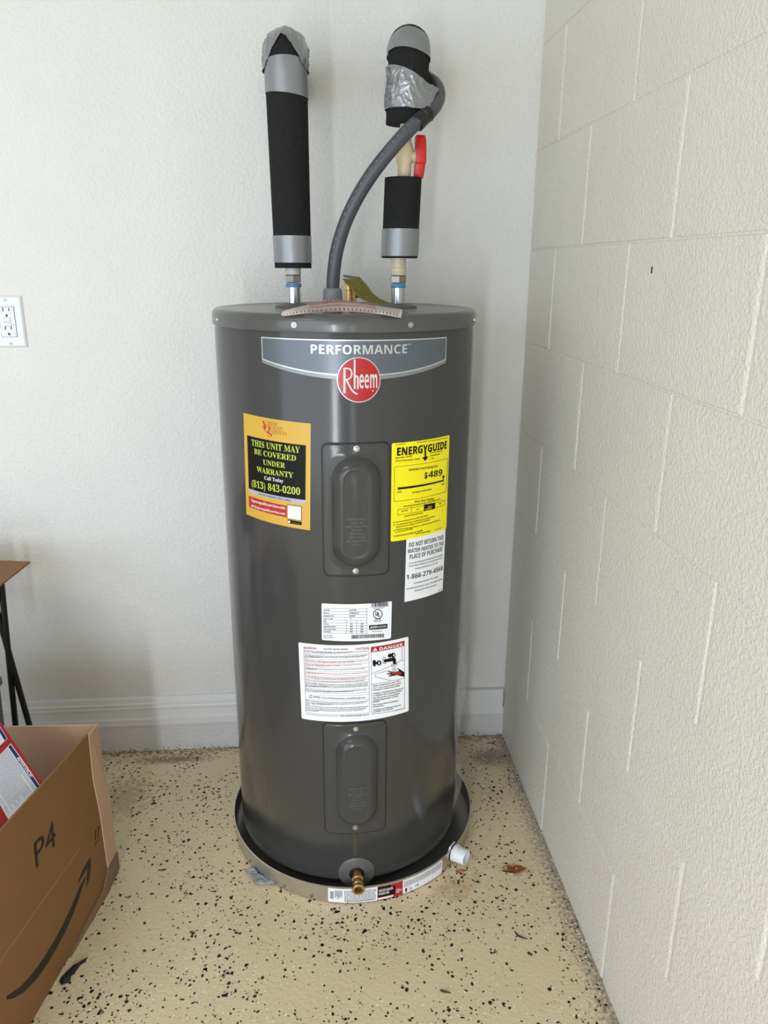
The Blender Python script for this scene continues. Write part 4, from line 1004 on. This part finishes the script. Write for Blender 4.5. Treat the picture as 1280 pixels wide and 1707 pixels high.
bm = NB(); slab(bm, [Vector((BXL, yb, .002)), Vector((BXL, near.y, .002)), Vector((BXL, near.y, .39)), Vector((BXL, yb, .39))], (-1, 0, 0), TH); obj('left_panel', bm, CARD, BOX)
bm = NB(); slab(bm, [Vector((BXL, near.y, .006)), Vector((near.x-.006, near.y, .006)), Vector((xb-.008, yb-.006, .006)), Vector((BXL, yb-.006, .006))], (0, 0, 1), TH); obj('bottom_panel', bm, CARDIN, BOX)
# print on the side
C = Crop(SP, 0, 1400, 5.559, .0006)
BINK = mat('box_ink', (34, 28, 22), .6)
C.cur = 'logo_arrow'
C.poly([(65, 1445), (180, 1370), (300, 1240), (400, 1100), (500, 940), (590, 770), (670, 600), (735, 440), (785, 342), (792, 352), (750, 480), (690, 650), (610, 840), (520, 1010), (430, 1160), (330, 1300), (220, 1410), (130, 1465), (55, 1482)], BINK)
C.poly([(835, 162), (755, 300), (722, 402), (775, 315), (808, 262), (803, 350), (800, 447), (828, 350), (838, 250), (838, 162)], BINK)
C.x0, C.y0, C.k = 0, 1180, 5.69
C.cur = 'lettering'
C.text('P4', (340, 1525), (532, 1288), (292, 1312), BINK)
C.cur = 'handling_mark'; C.stroke([(895, 1305), (940, 1240)], 6, BINK); C.stroke([(905, 1255), (906, 1165)], 8, BINK); C.stroke([(928, 1225), (934, 1125)], 8, BINK); C.poly([(896, 1195), (908, 1155), (914, 1170)], BINK); C.poly([(920, 1160), (938, 1112), (942, 1130)], BINK)
C.emit('box_print', SD)
C = Crop(SP, 0, 1400, 5.559, .0004); C.stroke([(0, 1125), (370, 600), (730, 90)], 5, mat('tape_line', (176, 146, 106), .4)); C.emit('tape_seam', SD)

# ---- red carton leaning in the box
n_ = Vector((.42, -.50, .76)).normalized()
anchor = Vector(CAMP)+Vector(ray(66, 1300))*1.0
d_ = Vector(ray(70, 1306)); pl0 = Vector((-.502, 0, 0)); t_ = (pl0.x-CAMP[0])/d_.x; anc = Vector(CAMP)+d_*t_
def on_carton(px_, py_):
    d2 = Vector(ray(px_, py_)); c2 = Vector(CAMP); return c2+d2*((anc-c2).dot(n_)/d2.dot(n_))
e0, e1 = on_carton(0, 1203), on_carton(72, 1308)
ea = (e1-e0).normalized(); 
RS = Plane(e0, ea, n_.cross(ea))
if RS.n.dot(n_) < 0: RS = Plane(e0, ea, -n_.cross(ea))
REDC = mat('carton_red', (150, 10, 20), .35)
down = -1 if RS.px(0, 1380)[1] < 0 else 1
le = RS.px(72, 1308)[0]
CARTON = thing('product_carton', 'red carton with white text panel leaning inside the open cardboard box', 'carton', RS.P(.05, down*.12, -.05))
bm = NB()
cr = [(-.10, 0), (le+.06, 0), (le+.06, down*.22), (-.10, down*.22)]
def keep(P4, g_):                                # trims the carton where the box side and floor stop it
    out = []
    for i in range(len(P4)):
        p, q_ = P4[i], P4[(i+1) % len(P4)]; dp, dq = g_(p), g_(q_)
        if dp >= 0: out.append(p)
        if dp*dq < 0: t = dp/(dp-dq); out.append((p[0]+(q_[0]-p[0])*t, p[1]+(q_[1]-p[1])*t))
    return out
cr = keep(cr, lambda p: -(RS.P(p[0], p[1], 0)-far).dot(nrm)-.0075)
cr = keep(cr, lambda p: RS.P(p[0], p[1], -.03).z-.012)
cr = keep(cr, lambda p: -(RS.P(p[0], p[1], -.03)-far).dot(nrm)-.0075)
A = [bm.verts.new(RS.P(a, b_, 0)) for a, b_ in cr]; B = [bm.verts.new(RS.P(a, b_, -.03)) for a, b_ in cr]
bm.faces.new(A); bm.faces.new(B)
for i in range(len(A)): bm.faces.new((A[i], A[(i+1)%len(A)], B[(i+1)%len(A)], B[i]))
bmesh.ops.recalc_face_normals(bm, faces=bm.faces); ct = obj('carton_body', bm, REDC, CARTON)
C = Crop(RS, 0, 1180, 5.69, .0004)
NAVY = mat('carton_navy', (26, 32, 84), .4); CWH = mat('carton_white', (206, 208, 216), .4)
C.poly([(103, 337), (385, 745), (90, 1078), (-170, 620)], CWH); C.poly([(-60, 80), (72, 292), (-40, 395), (-200, 260)], CWH)
C.off = .0006
C.poly([(100, 348), (376, 745), (356, 770), (78, 372)], NAVY); C.poly([(-50, 110), (66, 292), (44, 312), (-60, 140)], NAVY)
C.off = .0009
C.text('ADVERTENCIA!', (160, 478), (288, 664), (183, 452), WHITEINK, .03, 1)
C.poly([(160, 470), (172, 478), (166, 492)], WHITEINK)
C.off = .0006
rl = random.Random(4)
for k in range(22):
    o = k/21; sx_, sy_ = 66-o*250, 388+o*235; s0 = 0.
    L_ = rl.choice((1, 1, .97, .9, .6)); ux, uy = 283*.94, 403*.94
    while s0 < L_:
        w_ = rl.uniform(.03, .10); e_ = min(L_, s0+w_)
        C.stroke([(sx_+ux*s0, sy_+uy*s0), (sx_+ux*e_, sy_+uy*e_)], 4.0, INKS); s0 = e_+.014
C.emit('carton_print', ct)

# ================================================================== things at the left edge
# folding stand that carries an open carton
ST = thing('folding_stand', 'black folding metal stand with two thin legs beside the left wall', 'stand', (-.95, -.2, 0))
STM = mat('black_metal', (16, 16, 17), .45)
def thru(pxa, pxb, y, z0, z1):
    p, q_ = at_y(*pxa, y), at_y(*pxb, y); d = (q_-p); f0 = lambda z: p+d*((z-p.z)/d.z); return f0(z0), f0(z1)
for y in (-.20,):
    for a_, b_, zt in (((4, 990), (25, 1202), .60), ((6, 1058), (47, 1202), .54)):
        l0, l1 = thru(a_, b_, y, .003, zt); bm = NB(); tube(bm, [l0, l1], .0068, 12); obj('leg', bm, STM, ST, smooth=True, auto=40)
        if a_[0] == 6: keep = (l0, l1)
for y in (-.20, -.388):
    for x0, x1 in ((-1.16, -.98), (-1.0, -1.14)) + (((-.80, -1.0), (-1.0, -.80)) if y < -.3 else ()):
        bm = NB(); tube(bm, [(x0, y, .003), (x1, y, .54)], .0068, 12); obj('leg', bm, STM, ST, smooth=True, auto=40)
bm = NB(); tube(bm, [(-1.18, -.20, .543), (-.735, -.20, .543)], .0068, 10); tube(bm, [(-1.18, -.388, .543), (-.735, -.388, .543)], .0068, 10); tube(bm, [(-1.1, -.20, .543), (-1.1, -.388, .543)], .0068, 10); tube(bm, [(-.745, -.20, .543), (-.745, -.388, .543)], .0068, 10); obj('top_rail', bm, STM, ST, smooth=True, auto=40)
CT2 = thing('open_carton', 'brown open carton with one flap jutting out at the left edge', 'box', (-.95, -.31, .551))
bm = NB(); X0, X1, Y0, Y1, Z0, Z1 = -1.05, -.745, -.40, -.15, .551, .632
box(bm, X0, Y0, Z0, X1, Y1, Z0+.004); box(bm, X0, Y0, Z0+.004, X0+.004, Y1, Z1); box(bm, X1-.004, Y0, Z0+.004, X1, Y1, Z1); box(bm, X0+.004, Y0, Z0+.004, X1-.004, Y0+.004, Z1); box(bm, X0+.004, Y1-.004, Z0+.004, X1-.004, Y1, Z1); obj('carton_body', bm, CARD, CT2)
zf = .634; tip = at_z(50, 936, zf); f1 = at_z(0, 975, zf); f2 = at_z(0, 934, zf)
dA, dB = (f2-tip), (f1-tip); k1 = (X1-.002-tip.x)/dA.x; k2 = (X1-.002-tip.x)/dB.x
bm = NB(); slab(bm, [tip, tip+dA*k1, tip+dB*k2], (0, 0, 1), .004); obj('flap', bm, CARD, CT2)
# grey bin behind the box
BIN = thing('storage_bin', 'grey plastic bin at the left edge behind the cardboard box', 'bin', (-.80, -.31, 0))
bl = at_y(9, 1200, -.255)
bm = NB(); G0 = bl.x
def tub(z, ex): return [bm.verts.new(p) for p in ((-.95-ex, -.36-ex, z), (G0+ex, -.36-ex, z), (G0+ex, -.255+ex*.3, z), (-.95-ex, -.255+ex*.3, z))]
RR = [tub(.001, -.012), tub(.36, 0), tub(.36, .006), tub(.378, .006), tub(.378, -.004), tub(.02, -.018)]
for A, B in zip(RR, RR[1:]):
    for i in range(4): bm.faces.new((A[i], A[(i+1)%4], B[(i+1)%4], B[i]))
bm.faces.new(RR[0][::-1]); bm.faces.new(RR[-1]); bmesh.ops.recalc_face_normals(bm, faces=bm.faces); obj('bin_body', bm, mat('bin_grey', (104, 106, 108), .5), BIN)

# ================================================================== small litter on the floor
def scrap(name, label, cat, outline, m_, th_, bumpy, centre=None):
    P_ = [at_z(*p) for p in outline]; c = sum(P_, Vector())/len(P_)
    t = thing(name, label, cat, (c.x, c.y, 0)); bm = NB()
    k = len(P_); cu_ = [bm.verts.new((p.x, p.y, .0012)) for p in P_]
    mid = [bm.verts.new((c.x+(p.x-c.x)*.55, c.y+(p.y-c.y)*.55, th_*(.7+.5*random.random()))) for p in P_]
    ctr = bm.verts.new((c.x, c.y, th_))
    bot = [bm.verts.new((p.x, p.y, .0004)) for p in P_]
    for i in range(k):
        j = (i+1) % k
        bm.faces.new((cu_[i], cu_[j], mid[j], mid[i])); bm.faces.new((mid[i], mid[j], ctr)); bm.faces.new((bot[i], bot[j], cu_[j], cu_[i]))
    bm.faces.new(bot[::-1]); bmesh.ops.recalc_face_normals(bm, faces=bm.faces)
    return t, obj(bumpy, bm, m_, t, smooth=True, auto=50)
DARK = mat('dark_scrap', (24, 26, 30), .6, bump=.001, bscale=300)
k5 = lambda x, y: (x/5.559, 1400+y/5.559)
scrap('rubber_scrap', 'black frayed scrap on the floor beside the cardboard box', 'scrap', [k5(*p) for p in ((815, 1090), (760, 1120), (690, 1165), (620, 1220), (560, 1285), (548, 1320), (570, 1348), (640, 1325), (655, 1300), (640, 1280), (690, 1240), (740, 1170), (790, 1130))], DARK, .008, 'scrap_piece')
st = spline([at_z(858, 1552, .002), at_z(862, 1558, .002), at_z(869, 1562, .002), at_z(880, 1565.5, .002)], 6)
t = thing('curled_strand', 'thin black curled strand on the floor near the block wall', 'strand', (st[6].x, st[6].y, 0)); bm = NB(); tube(bm, st, lambda u: .0005+.0011*math.sin(PI*min(1, u*.9+.08)), 8); obj('strand', bm, DARK, t, smooth=True)
scrap('leaf_scrap', 'small dark leaf scrap on the floor below the drain pan', 'scrap', [(733, 1650), (738, 1651), (746, 1653), (752, 1656), (747, 1656), (739, 1655), (734, 1653)], mat('leaf_brown', (58, 48, 42), .7), .003, 'leaf_piece')
# torn clear wrapper by the pan
WR_ = thing('plastic_wrapper', 'torn clear plastic wrapper with blue strip beside the drain pan', 'wrapper', at_z(437, 1466))
k4 = lambda x, y: at_z(370+x/4.267, 1300+y/4.267)
c0, c1, c2, c3 = k4(145, 640), k4(240, 640), k4(408, 770), k4(235, 755)
def wrf(u, v):
    p = c0*(1-u)*(1-v)+c1*u*(1-v)+c2*u*v+c3*(1-u)*v
    z = .002+.010*abs(noise.noise(Vector((p.x*55, p.y*55, 3.))))+.004*abs(noise.noise(Vector((p.x*150, p.y*150, 8.))))
    return Vector((p.x, p.y, z))
bm = NB(); grid(bm, wrf, lin(0, 1, 22), lin(0, 1, 22)); bmesh.ops.solidify(bm, geom=list(bm.faces), thickness=.0002); ws = obj('wrapper_film', bm, mat('crinkled_film', (206, 214, 222), .12, alpha=.55, spec=.8), WR_, smooth=True)
bm = NB(); grid(bm, lambda u, v: wrf(.78+.2*u, .04+.5*v)+Vector((0, 0, .0012)), lin(0, 1, 8), lin(0, 1, 12)); obj('blue_strip', bm, mat('wrapper_blue', (34, 92, 142), .3), WR_, smooth=True)
bm = NB()
for k in range(6):
    for j in range(3):
        u0, v0 = .25+.14*j, .2+.1*k; bm.faces.new([bm.verts.new(wrf(u_, v_)+Vector((0, 0, .0009))) for u_, v_ in ((u0, v0), (u0+.1, v0), (u0+.1, v0+.03), (u0, v0+.03))])
obj('wrapper_print', bm, mat('wrapper_ink', (96, 104, 116), .5), WR_)
# a dark chip in the block wall's paint
p = at_x(1087, 450, XR); bm = NB(); box(bm, XR-.0016, p.y-.0016, p.z-.005, XR+.001, p.y+.0014, p.z+.005); bevel(bm, .0006, 1); obj('paint_chip', bm, BLACK, WR)
